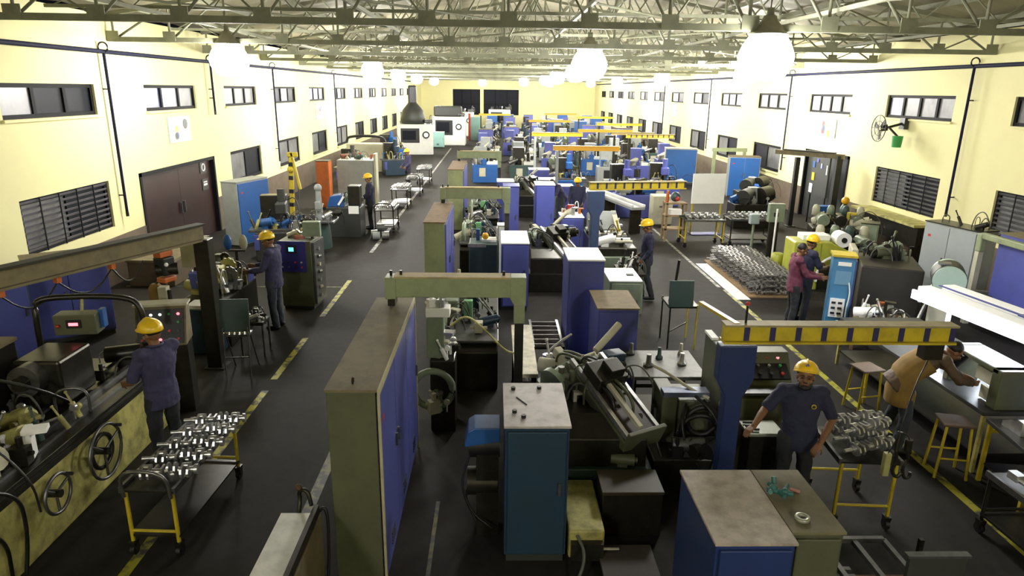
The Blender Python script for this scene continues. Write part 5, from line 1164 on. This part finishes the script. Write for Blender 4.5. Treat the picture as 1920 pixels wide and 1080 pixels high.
# blue test panel with two people
t = thing('test_panel', 'upright light-blue test panel with yellow top and white switch block beside two workers', 'panel', (6.42, 11.95, 0), R(-20))
LB = mat('light_blue_panel', (.06, .22, .42), .4, 0, .2, 4)
MB().bx(-.19, .19, -.18, .18, .0, 1.46).build('panel_body', LB, t, .01); MB().bx(-.21, .21, -.20, .20, 1.46, 1.50).build('yellow_top', YEL, t); MB().bx(.19, .22, -.15, .15, .1, 1.4).build('dark_side', BLUE, t)
MB().bx(-.10, .12, -.19, -.18, 1.30, 1.37).build('title_plate', PAPER, t); MB().bx(-.12, .14, -.19, -.18, .95, 1.2).build('display', mat('pale_blue_display', (.15, .3, .45), .3, 0, .1), t); MB().bx(-.15, .10, -.20, -.18, .32, .68).build('switch_block', PAPER, t)
for k in range(6): MB().bx(-.12+.11*(k % 2), -.05+.11*(k % 2), -.215, -.20, .38+.1*(k//2), .42+.1*(k//2)).build('black_switch', BLACK, t)
MB().tube([(.12, -.2, 1.0), (.16, -.24, .8), (.13, -.22, .5), (.15, -.22, .2)], .012, 6).build('white_cable', PAPER, t); MB().cyl((.02, -.2, .22), (.02, -.23, .22), .05, n=12).build('round_socket', CARD, t)
# pallet pieces before the dark machine
t = thing('fixture_bench', 'low wooden bench strewn with brass and white fixtures right of the blue panel', 'bench', (6.86, 11.2, 0), R(-30))
MB().bx(-.45, .42, -.55, .45, .42, .47).build('bench_top', WOOD, t)
for sx in (-.40, .37):
    for sy in (-.5, .40): MB().bx(sx-.03, sx+.03, sy-.03, sy+.03, 0, .42).build('leg', WOOD, t)
for k in range(5): MB().box((-.35+.17*k, -.05+.05*(k % 2), .50), (.05, .8, .05), .15*(k % 3-1)).build('slat', [WOOD, CREAMM, DARKM][k % 3], t)
bits(t, (-.35, .3, -.45, .3, .5), 18, 160, [CARD, STEEL, ORG, DARKM, PAPER, BLACK], .8)
t = thing('dark_enclosure', 'big dark brown machine enclosure in front of the pale grey cabinet', 'machine', (8.15, 13.25, 0), R(-22))
MB().bx(-.65, .45, -.75, .6, 0, 1.05).build('enclosure', mat('dark_brown_sheet', (.03, .025, .02), .5, 0, .3, 3), t, .03); bits(t, (-.6, .4, .0, .5, 1.05), 22, 161, [DARKM, OLIVE, BLACK, STEELD, PALEG], 1.1); MB().bx(-.8, -.68, -.2, .5, .0, 1.25).build('cream_side_box', CARD, t, .02)
# round-topped machine
t = thing('polishing_machine', 'mint-edged round drum machine with black window on a cream pedestal', 'machine', (8.1, 11.55, 0), R(-30))
MB().bx(-.16, .16, -.14, .14, 0, .95).build('pedestal', CARD, t, .02)
MINT = mat('pale_mint', (.42, .55, .47), .35, 0, .1)
MB().cyl((.05, -.35, 1.18), (.05, .35, 1.18), .26, n=28).build('drum', MINT, t, .01); MB().cyl((.05, -.30, 1.18), (.05, .20, 1.18), .27, n=28, caps=False).build('black_band', BLACK, t); MB().box((-.05, -.1, 1.44), (.2, .18, .03)).build('drum_label', STEELD, t)
MB().box((.45, .0, .95), (.5, .08, .08), .3).build('steel_arm', STEELD, t, .01); MB().box((.5, .15, .82), (.55, .16, .12), -.1).build('black_slide', BLACK, t, .01); MB().tube([(-.34, -.3, .72), (-.25, -.15, .9), (-.15, 0, 1.0)], .03, 8).build('white_lever', PAPER, t); MB().cyl((-.35, -.50, .3), (-.2, -.2, .8), .035, n=8).build('grey_strut', STEELD, t); MB().bx(-.2, .2, -.2, .2, 0, .03).build('foot', DGREY, t)
# cabinets along the right wall
cabinet('pale grey two-door cabinet with a red sticker near the right wall', 'cabinet', (9.68, 13.62, 0), R(-76), 1.27, .5, 1.72, GREYP, DARKM, mat('pale_grey_door', (.36, .39, .40), .4, 0, .1), 2, eyes=False, vents=False, sticker=RED)
bits(C.objects[-1].parent.parent if C.objects[-1].parent.parent else C.objects[-1].parent, (-.5, .5, -.15, .15, 1.725), 6, 171, [DARKM, OLIVE, BLACK], .8)
cabinet('tall blue cabinet at the right edge under a green pipe frame', 'cabinet', (9.85, 11.35, 0), R(-83), 1.75, .6, 1.86, BLUE, OLIVET, BLUE, 2, eyes=False, vents=False)
t = thing('pipe_portal', 'green pipe frame with pale post in front of the tall blue cabinet', 'frame', (9.28, 12.42, 0), R(-88))
MB().bx(-.05, .05, -.05, .05, 0, 1.45).build('pale_post', CARD, t); MB().bx(-.07, .07, -.06, .06, 1.45, 1.80).build('corner_piece', SAGE, t, .02); MB().bx(.0, 2.6, -.05, .05, 1.70, 1.82).build('green_beam', SAGE, t, .02); MB().bx(2.5, 2.6, -.05, .05, 0, 1.70).build('end_post', SAGE, t)

# long inspection bench with luminaire
bench('long steel inspection bench under the bright tube light', (6.3, 8.65, 0), 0, 1.3, 3.4, .80, mat('dark_bench', (.05, .05, .05), .4, .3, .4, 6), CREAMM, name='inspection_bench')
t = thing('tube_light_canopy', 'bright white tube-light canopy over the inspection bench on the right', 'lamp', (6.55, 8.35, 0), R(8))
MB().bx(-.34, .34, -.98, .98, 1.56, 1.59).build('canopy', PAPER, t, .01)
for x in (-.2, .2): MB().bx(x-.10, x+.10, -.95, .95, 1.59, 1.66).build('reflector_trough', PAPER, t, .01); MB().cyl((x, -.9, 1.53), (x, .9, 1.53), .025, n=12).build('tube', TUBE, t)
MB().bx(-.36, -.33, -.98, .98, 1.47, 1.60).build('lit_diffuser_edge', mat('lit_diffuser', (.85, .9, 1), emit=2.2), t)
for y in (-.95, .95): MB().bx(.28, .33, y-.02, y+.02, .80, 1.56).build('leg', PAPER, t)
MB().bx(-.05, .15, -.55, -.45, 1.66, 1.68).build('blue_label', BLUE, t); MB().bx(-.01, .02, -.7, .9, 1.66, 1.675).build('blue_cable', BLUE, t)
l = bpy.data.lights.new('tube_light', 'AREA'); l.shape = 'RECTANGLE'; l.size = .5; l.size_y = 1.8; l.energy = 65; l.color = (.82, .9, 1); o = bpy.data.objects.new('tube_light', l); C.objects.link(o); o.location = (6.55, 8.35, 1.49); o.rotation_euler = (0, 0, R(8))
t = thing('sorting_frame', 'olive box frame with two cream slots on the inspection bench', 'frame', (6.0, 7.35, 0))
MB().bx(-.2, .2, -.35, -.20, .80, 1.28).build('olive_end', OLIVE, t, .01); MB().bx(-.2, .2, .5, .6, .80, 1.28).build('olive_end', OLIVE, t, .01); MB().bx(-.2, .2, -.3, .55, 1.22, 1.28).build('olive_top', OLIVE, t, .01); MB().bx(-.14, -.10, -.18, .12, 1.02, 1.18).build('cream_slot', CARD, t); MB().bx(-.14, -.10, -.18, .0, .82, .98).build('cream_slot', CARD, t)
t = thing('blue_drum', 'bright blue drum with a pale lid at the right edge', 'drum', (6.86, 6.58, 0)); MB().lathe([(.001, 0), (.30, 0), (.32, .4), (.30, 1.05), (.001, 1.05)], 28).build('drum', mat('bright_blue_plastic', (.03, .18, .65), .35), t); MB().lathe([(.001, 1.05), (.32, 1.05), (.33, 1.09), (.30, 1.11), (.001, 1.11)], 28).build('lid', WHITEP, t)
BI = [(5.85, 9.9, 'white paper at the far end of the inspection bench', 'p'), (5.83, 9.3, 'pale card lying near the far end of the inspection bench', 'p'), (6.2, 8.9, 'bright machined part under the tube light, far end', 'm'), (6.05, 8.3, 'bright machined part under the tube light, nearest the edge', 'm'), (6.5, 8.2, 'blue-grey block under the middle of the tube light', 'b'), (6.4, 7.9, 'dark part at the near end under the tube light', 'm')]
for x, y, lb, k in BI:
    m = MB()
    if k == 'p': m.box((0, 0, .006), (.25, .34, .01), .2)
    elif k == 'b': m.box((0, 0, .06), (.3, .3, .12), .2); m.cyl((0, 0, .12), (0, 0, .2), .05)
    else: m.lathe([(.001, 0), (.07, 0), (.07, .04), (.03, .06), (.03, .15), (.05, .17), (.001, .18)], 14)
    o = m.build({'p': 'paper_sheet', 'b': 'vice_block', 'm': 'machined_part'}[k], {'p': PAPER, 'b': BLUE2, 'm': STEEL}[k]); o.location = (x, y, .80); tag(o, lb, {'p': 'paper', 'b': 'block', 'm': 'part'}[k])
# lower tables at the right edge
bench('dark table with shoe-like castings at the right edge before the inspection bench', (5.98, 6.38, 0), R(-8), .85, .85, .78, mat('dark_bench', (.05, .05, .05)), YEL, name='steel_table')
for k, (x, y) in enumerate(((5.72, 6.55), (5.86, 6.25), (6.1, 6.6), (6.2, 6.25))):
    m = MB().prism([(-.14, 0), (.14, 0), (.14, .06), (.04, .09), (-.06, .16), (-.14, .16)], .1, SIDE(-.05)); o = m.build('casting', [STEEL, PAPER, STEEL, STEELD][k]); o.location = (x, y, .782); o.rotation_euler = (0, 0, .5*k)
    tag(o, ['bright wedge casting on the dark table at the right edge, rear left', 'white wedge casting on the dark table at the right edge, front left', 'bright wedge casting at the back right of the dark table', 'dull wedge casting at the front right of the dark table'][k], 'casting')
t = trolley('dark low trolley with long pale rods at the right edge, by the yellow line', (5.45, 5.35, 0), R(2), .95, 1.1, .70, DARKM, False)
for k, (x, a) in enumerate(((5.10, .05), (5.30, -.04), (5.52, .12), (5.78, .06))):
    m = MB().cyl((0, -.38, .03), (0, .38, .03), .022, n=10); m.cyl((0, -.38, .03), (0, -.30, .03), .04, n=12); m.box((0, .3, .05), (.09, .12, .07))
    o = m.build('steel_shaft', [STEEL, STEEL, STEELD, STEEL][k]); o.location = (x, 5.38, .705); o.rotation_euler = (0, 0, a)
    tag(o, 'headed steel shaft on the low trolley, %s from the aisle' % ['first', 'second', 'third', 'fourth'][k], 'shaft', 'shafts on the low trolley')
def stool(lb, x, y, h, rz):
    t = thing('stool', lb, 'stool', (x, y, 0), rz)
    for sx in (-1, 1):
        for sy in (-1, 1): MB().cyl((sx*.17, sy*.15, 0), (sx*.13, sy*.12, h), .016, n=8).build('leg', CREAMM if 0 else YEL, t)
    for sy in (-1, 1): MB().cyl((-.16, sy*.14, .25), (.16, sy*.14, .25), .012, n=6).build('rung', YEL, t)
    MB().bx(-.17, .17, -.16, .16, h, h+.03).build('seat', BROWN, t, .01)
stool('yellow-legged stool behind the apron worker', 5.22, 8.65, .62, .2); stool('yellow-legged stool in front of the apron worker', 5.36, 6.98, .66, -.2)

# wall fittings
def pipe_run(lb, x, y0, y1): 
    s = 1 if x < 0 else -1
    t = thing('wall_pipe', lb, 'pipe', (x, y0, 0)); MB().cyl((0, 0, 4.97), (0, y1-y0, 4.97), .045, n=8).build('pipe', mat('navy_pipe', (.008, .010, .035), .7, spec=.15), t)
    y = 16.0
    for k in range(int((y1-15.9)/5)+1): MB().bx(-s*.12, 0, 15.9+5*k-y0-.02, 15.9+5*k-y0+.02, 4.955, 4.985).build('pipe_bracket', DARKM, t)
    MB().bx(-s*.12, 0, 10.9-y0-.02, 10.9-y0+.02, 4.955, 4.985).build('pipe_bracket', DARKM, t)
pipe_run('dark blue air pipe running along the left wall under the roof', XL+.12, 3, 78); pipe_run('dark blue air pipe running along the right wall under the roof', XR-.12, 3, 78)
def drop(lb, x, y, z0):
    t = thing('drop_pipe', lb, 'pipe', (x, y, 0)); s = 1 if x < 0 else -1
    MB().cyl((0, 0, z0), (0, 0, 4.94), .032, n=8).build('pipe', mat('navy_pipe', (.008, .010, .035), .7), t); MB().torus((0, 0, 5.06), .10, .018, 'Y', 16, 6).build('pipe_loop', DARKM, t); MB().cyl((0, 0, z0-.08), (0, 0, z0+.02), .035, n=10).build('valve', DARKM, t)
    for z in (z0+.4, 4.2): MB().bx(-s*.125, 0, -.02, .02, z-.015, z+.015).build('clip', DARKM, t)
for x, y, z in ((XL+.12, 15.45, 1.5), (XL+.12, 21.05, 3.55), (XL+.12, 26.8, 1.6), (XL+.12, 36.8, 1.6), (XR-.12, 16.36, 1.5), (XR-.12, 26.5, 1.5), (XR-.12, 36.4, 1.5), (XR-.12, 46.4, 1.5)):
    drop('%s vertical air drop pipe on the %s wall%s' % ({15.45: 'nearest', 21.05: 'short', 26.8: 'third', 36.8: 'fourth', 16.36: 'nearest', 26.5: 'second', 36.4: 'third', 46.4: 'fourth'}[y], 'left' if x < 0 else 'right', ''), x, y, z)
def poster(lb, x, y, z, w, h, cols, seed):
    s = 1 if x < 0 else -1; rn = random.Random(seed); t = thing('poster', lb, 'poster', (x+s*.02, y, z))
    MB().bx(-.015, .01, -w/2, w/2, -h/2, h/2).build('sheet', mat('pale_blue_poster', (.55, .6, .75), .6, 0, .1), t)
    MB().bx(s*.012, s*.016, -w/2+.05, w/2-.05, -h/2+.05, h/2-.05).build('picture_field', PAPER, t)
    for k, c in enumerate(cols):
        a = rn.uniform(-w*.3, w*.3); b = rn.uniform(-h*.3, h*.3); r = rn.uniform(.07, .15)
        MB().cyl((s*.014, a, b), (s*(.019+.001*k), a, b), r, n=9).build('coloured_patch', c, t)
TN = mat('poster_tan', (.35, .28, .12), .6)
poster('poster with blue, tan and yellow shapes on the left wall over the maroon doors', XL, 18.8, 3.17, 1.25, .66, [BLUE2, TN, TN, YEL, TEAL, DGREY], 4)
poster('small pale poster further along the left wall', XL, 33.7, 3.2, 1.1, .7, [RED, BLUE, YEL, CARD], 5)
poster('pale poster with red and yellow shapes on the right wall', XR, 23.4, 3.2, 1.3, .62, [RED, YEL, TN, RED, TEAL], 6)
poster('small faint poster far along the right wall', XR, 43.7, 3.2, 1.0, .7, [CARD, BLUE], 7)
for lb, y, z in (('round white-marked sign on the maroon door, the upper one', 20.2, 2.0), ('small square sign on the maroon door, below the round one', 20.25, 1.5)):
    t = thing('door_sign', lb, 'sign', (XL-.082, y, z)); MB().bx(-.005, .01, -.2, .2, -.16, .16).build('plate', DGREY, t)
    if z > 1.8: MB().torus((.014, 0, 0), .10, .018, 'X', 18, 6).build('ring_mark', PAPER, t)
    else: MB().bx(.008, .016, -.12, .12, -.03, .03).build('bar_mark', PAPER, t); MB().bx(.008, .016, -.12, .12, .06, .09).build('bar_mark', PAPER, t)
t = thing('wall_fan', 'wall fan with green motor and wire guard on the right wall', 'fan', (XR-.02, 18.85, 3.55))
MB().bx(-.12, 0, -.12, .12, -.15, .15).build('wall_bracket', DGREY, t); MB().cyl((-.1, 0, 0), (-.45, .1, -.12), .035, n=8).build('arm', DARKM, t); g = MB().torus((-.55, .35, -.15), .36, .014, 'X', 26, 5)
g.build('guard_ring', DARKM, t); MB().torus((-.55, .35, -.15), .2, .01, 'X', 20, 5).build('guard_ring', DARKM, t)
for k in range(8): a = PI*k/4; MB().cyl((-.55, .35, -.15), (-.55, .35+math.cos(a)*.36, -.15+math.sin(a)*.36), .008, n=4).build('guard_wire', DARKM, t)
for k in range(3):
    a = 2*PI*k/3+.4; MB().prism([(.04, -.05), (.30, -.09), (.32, .05), (.04, .04)], .008, Matrix.Translation((-.52, .35, -.15)) @ Matrix.Rotation(a, 4, 'X') @ Matrix(((0, 0, 1, 0), (1, 0, 0, 0), (0, 1, 0, 0), (0, 0, 0, 1)))).build('blade', DGREY, t)
MB().cyl((-.50, .33, -.15), (-.35, .25, -.12), .09, n=14).build('motor', DARKM, t); MB().cyl((-.35, -.30, -.62), (-.35, -.30, -.32), .12, .14, n=16).build('green_motor', GRN, t); MB().cyl((-.35, -.30, -.34), (-.42, .05, -.12), .03, n=8).build('motor_arm', DARKM, t)

# ================================================================== middle cells and the far rows
B_ = cabinet
B_('second long olive cabinet with blue doors and rusty top, behind the nearest portal girder', 'cabinet', (-1.12, 13.40, 0), R(90), 2.30, .38, 1.95, mat('light_olive_paint', (.27, .30, .15), .45, 0, .3, 4), mat('rusty_tan_top', (.22, .14, .07), .8, 0, .5, 7), BLUE, 3, strip=None, eyes=False)
portal('second sage-green portal girder, over the rusty-topped cabinet', (-1.18, 14.45, 0), 1.50)
B_('blue cabinet with shining white top right of the dark low tank', 'cabinet', (.40, 13.62, 0), 0, .54, 1.2, 1.40, BLUE, PAPER, BLUE, 1, eyes=False, vents=False)
t = thing('wash_tank', 'dark teal-grey low tank with white tray and yellow ball on top', 'tank', (-.25, 15.0, 0)); MB().bx(-.33, .30, -.35, .35, 0, 1.0).build('tank_body', TEALG, t, .02); MB().bx(-.05, .28, -.1, .25, 1.0, 1.05).build('white_tray', PAPER, t); MB().ball((.03, .0, 1.12), .08, 10).build('yellow_ball', ORY, t); MB().bx(-.18, -.10, .1, .2, 1.0, 1.25).build('blue_lever', BLUE2, t); MB().box((-.15, -.34, .98), (.4, .03, .08)).build('steel_lip', STEEL, t)
B_('cream-faced box column under the foot of the second portal girder', 'cabinet', (.17, 15.1, 0), 0, .22, .3, 1.38, CARD, PAPER, PAPER, 1, eyes=False, vents=False)
slope_machine('dark grinder with sloping carriage between white-topped blue cabinets', (1.28, 15.2, 0), 0, 4, detail=1.7)
wheel_grinder('dark grinder behind the second portal girder', (-.40, 17.0, 0), 0, 31, detail=1.5)
B_('tall blue cabinet on the right of the third long cabinet row', 'cabinet', (.42, 18.2, 0), 0, .42, .6, 1.85, BLUE, BLUE, BLUE, 1, eyes=False, vents=False)
B_('tall light-blue cabinet with white top behind the second sloping grinder', 'cabinet', (1.33, 18.4, 0), 0, .52, .7, 1.88, mat('lighter_blue_paint', (.09, .11, .42), .35, 0, .15), PAPER, mat('lighter_blue_paint', (.09, .11, .42)), 1, eyes=False, vents=False)
t = B_('short dark blue box with crowded white top in the middle of the hall', 'cabinet', (2.10, 18.5, 0), 0, .62, .8, 1.0, BLUE, PAPER, BLUE, 1, eyes=False, vents=False)
bits(t, (-.25, .25, -.2, .35, 1.0), 9, 181, [ORG, PAPER, STEEL, RED, CARD], .7)
jib('second striped jib crane arm with blue column, in the middle of the hall', (2.12, 14.2, 0), R(9), 2.30, 2.0, mat('steel_blue_column', (.04, .07, .16), .4, 0, .3, 3), YEL, PLINE, 11, .09, bh=.17)
t = thing('transfer_machine', 'long machine with cream bars and grey covers left of the overalls worker', 'machine', (2.85, 16.5, 0))
MB().bx(-.5, .5, -1.0, 1.2, 0, .75).build('base', DARKM, t, .02)
for k in range(5): MB().cyl((-.42, -.8+.28*k, .86), (.42, -.8+.28*k, .86), .04, n=10).build('cream_bar', [CARD, PAPER, STEELD][k % 3], t)
MB().box((-.1, .75, 1.05), (.7, .5, .5), 0, -.3).build('grey_cover', GREYP, t, .03); MB().box((.2, .2, 1.1), (.12, 1.2, .08), 0, .35).build('long_arm', CARD, t); MB().bx(-.5, .45, -1.15, -1.0, .3, .55).build('pale_lower_panel', PALEG, t)
bits(t, (-.45, .45, -.9, 1.1, .75), 26, 183, [STEEL, CREAMM, DARKM, YEL, PALEG, STEELD, PAPER], 1.1)
t = thing('valve_bench', 'bench of white and dark fittings beside the blue crane column', 'bench', (2.75, 13.1, 0)); MB().bx(-.28, .22, -.35, .45, .8, .85).build('bench_top', DARKM, t); MB().bx(-.25, .2, -.3, .4, 0, .8).build('base', PALEG, t, .02); bits(t, (-.22, .18, -.3, .4, .85), 14, 184, [STEEL, PAPER, DARKM, BLACK], .8)

# third cell
B_('third long cabinet with pale side and blue doors along the aisle', 'cabinet', (-1.22, 22.1, 0), R(90), 2.6, .46, 1.95, mat('light_olive_paint', (.27, .30, .15)), mat('rusty_tan_top', (.22, .14, .07)), BLUE, 3, eyes=False)
portal('third portal girder down the aisle, over the third long cabinet', (-1.30, 23.3, 0), 1.5)
B_('blue cabinet with white top at the foot of the third portal girder', 'cabinet', (.33, 22.7, 0), 0, .55, .8, 1.4, BLUE, PAPER, BLUE, 1, eyes=False, vents=False)
slope_machine('third sloping-carriage grinder, half way down the hall', (1.12, 24.4, 0), 0, 6, detail=1.5)
wheel_grinder('dark grinder right of the third long cabinet', (-.35, 20.4, 0), 0, 33, detail=1.5)
jib('plain orange-yellow jib crane arm, nearer of two in the middle', (2.10, 23.3, 0), R(-3), 2.35, 2.1, GREYP, ORY, PLINE, plain=True, head=False, post_r=.05, bh=.16)
jib('plain orange-yellow jib crane arm, farther of two in the middle', (1.75, 30.6, 0), 0, 2.35, 2.1, GREYP, ORY, PLINE, plain=True, head=False, post_r=.05, bh=.16)
jib('small yellow jib crane arm far down beside the aisle', (-1.2, 56.0, 0), 0, 2.3, 2.4, DARKM, ORY, PLINE, plain=True, head=False, post_r=.05, bh=.14)
jib('striped yellow crane arm on the right, above the cream cabinet', (5.55, 28.5, 0), R(3), 2.45, 1.9, DARKM, YEL, PLINE, 9, .06, head=False, bh=.16)
jib('olive-yellow crane arm just behind the striped one on the right', (5.4, 31.3, 0), 0, 2.4, 1.8, DARKM, mat('dull_ochre', (.3, .22, .06), .5), PLINE, plain=True, head=False, post_r=.05, bh=.12)
for k, (x, y, w_, h_) in enumerate(((1.95, 25.6, .7, 1.1), (2.6, 25.0, .5, .95), (1.75, 27.6, .8, 1.25), (3.1, 23.2, .6, 1.0))):
    B_(['low blue box with white top behind the stooping worker', 'low blue box right of the stooping worker', 'blue box with white top beyond the stooping worker', 'blue box with white top under the nearer orange-yellow crane arm'][k], 'cabinet', (x, y, 0), 0, w_, .7, h_, BLUE, PAPER, BLUE, 1, eyes=False, vents=False)
t = thing('steel_conveyor', 'long pale conveyor slanting away behind the black-clad worker', 'conveyor', (3.9, 22.8, 0), R(14))
MB().bx(-.22, .22, -2.2, 2.2, .78, .86).build('conveyor_bed', GREYP, t); 
for sx in (-.2, .2): MB().bx(sx-.03, sx+.03, -2.2, 2.2, .86, .93).build('side_rail', WHITEP, t)
for y in (-2, 0, 2): MB().bx(-.18, .18, y-.04, y+.04, 0, .78).build('leg', DARKM, t)
column_machine('blue machine under the orange-yellow crane arms', (3.0, 28.3, 0), 0, 190, col=BLUE2, detail=1.2)
column_machine('dark blue machine with orange and cream fittings right of the conveyor', (5.0, 26.0, 0), R(5), 191, col=BLUE, detail=1.6)
t = column_machine('blue-panelled machine right below the striped crane arm', (6.6, 26.6, 0), R(-5), 192, col=BLUE, detail=1.8)
MB().bx(-.3, .0, -.47, -.455, .3, .6).build('cream_label', CARD, t)
motor_group('white-topped bench crowded with motors left of the white board', 4.9, 24.0, 193, BLUE, 1.3)

# far rows: six columns of machines, the parts of the far copies shared
def small_machine(label, loc, rz=0, col=BLUE2, seed=1, group=None):
    t = thing('blue_machine', label, 'machine', loc, rz, group)
    MB().bx(-.6, .6, -.45, .45, 0, .85).build('base', col, t, .02); MB().bx(-.45, .1, -.1, .4, .85, 1.65).build('tower', [GREYP, col, DARKM][seed % 3], t, .02); MB().bx(.05, .62, -.35, .3, .85, 1.0).build('white_cover', WHITEP, t, .01)
    MB().cyl((.3, -.2, 1.0), (.3, .1, 1.35), .09, n=10).build('head', DARKM, t); MB().bx(-.3, .0, -.47, -.44, .3, .7).build('panel', CARD if seed % 2 else BLACK, t)
    bits(t, (-.55, .55, -.4, .35, .86), 14, seed, [STEEL, DARKM, BLUE2, CARD, STEELD], 1.2)
    return t
def tall_cab(seed, col):
    t = thing('blue_cabinet', '', 'cabinet'); MB().bx(-.5, .5, -.3, .3, 0, 1.7+.15*(seed % 2)).build('body', col, t, .01); MB().bx(-.51, .51, -.31, .31, 1.7+.15*(seed % 2), 1.73+.15*(seed % 2)).build('top_panel', WHITEP if seed % 2 else OLIVET, t); MB().bx(-.47, .47, -.32, -.30, .1, 1.6).build('door', col, t); MB().bx(.30, .34, -.35, -.32, .9, 1.05).build('handle', STEELD, t); return t
KINDS = [('blue upright machine with white cover', lambda: small_machine('', (0, 0, 0), 0, BLUE2, 201)), ('dark blue upright machine', lambda: small_machine('', (0, 0, 0), 0, BLUE, 202)),
         ('tall blue cabinet', lambda: tall_cab(1, BLUE2)), ('teal-grey upright machine', lambda: small_machine('', (0, 0, 0), 0, TEALG, 203)), ('dark sloping-carriage grinder', lambda: slope_machine('', (0, 0, 0), 0, 8, detail=.5)),
         ('dull blue cabinet with olive top', lambda: tall_cab(2, BLUE)), ('pale grey upright machine', lambda: small_machine('', (0, 0, 0), 0, GREYP, 204))]
COLS = [(-.5, 'beside the left aisle'), (1.3, 'second column from the aisle'), (3.3, 'third column from the aisle'), (5.3, 'fourth column from the aisle'), (7.2, 'fifth column from the aisle'), (9.2, 'nearest the right wall')]
rn = random.Random(11)
for r_ in range(13):
    y = 33.0+3.5*r_
    for c_, (x, cn) in enumerate(COLS):
        if r_ == 0 and c_ in (5,): continue
        k = (r_*3+c_*2+(r_*c_) % 3) % len(KINDS)
        if c_ == 0 and k in (1, 3): k = 4
        if r_ < 4 and k in (2, 5): k = (0, 3, 6, 1)[(r_+c_) % 4]
        first_or_dup('far%d' % k, KINDS[k][1], (x+rn.uniform(-.25, .25), y+rn.uniform(-.5, .5), 0), rn.uniform(-.12, .12),
                     '%s, %s far row, %s' % (KINDS[k][0], ORD[r_].replace('nearest', 'first'), cn), 'machines of the far rows')
for k, (x, y) in enumerate(((5.3, 36.9), (7.25, 43.9), (3.3, 47.4), (7.25, 54.4), (5.3, 61.4))):
    first_or_dup('fj', lambda: jib('', (0, 0, 0), 0, 2.3, 2.6, DARKM, ORY, PLINE, plain=True, head=False, post_r=.05, bh=.14), (x-1.0, y-2.05, 0), 0, 'small orange-yellow crane arm over the far rows, %s in depth' % ['first', 'second', 'third', 'fourth', 'fifth'][k], 'orange-yellow crane arms over the far rows')
# red and mint screens at the far left of the block
t = thing('red_screen', 'narrow red screen beside a mint panel far down the left aisle', 'screen', (-2.2, 60.5, 0)); MB().bx(-.18, .0, -.2, .2, 0, 2.3).build('red_panel', mat('red_screen_paint', (.65, .06, .03), .5), t); MB().bx(.0, .9, -.1, .1, 0, 2.0).build('mint_panel', mat('mint_paint', (.3, .52, .48)), t)
cnc('white machining centre near the end wall, left of the red screen', (-3.2, 66.5, 0), 0, 2.2, 2.2)
cnc('white machining centre by the end wall, right of the red screen', (.4, 76.8, 0), 0, 2.4, 2.2, WHITEP, None)
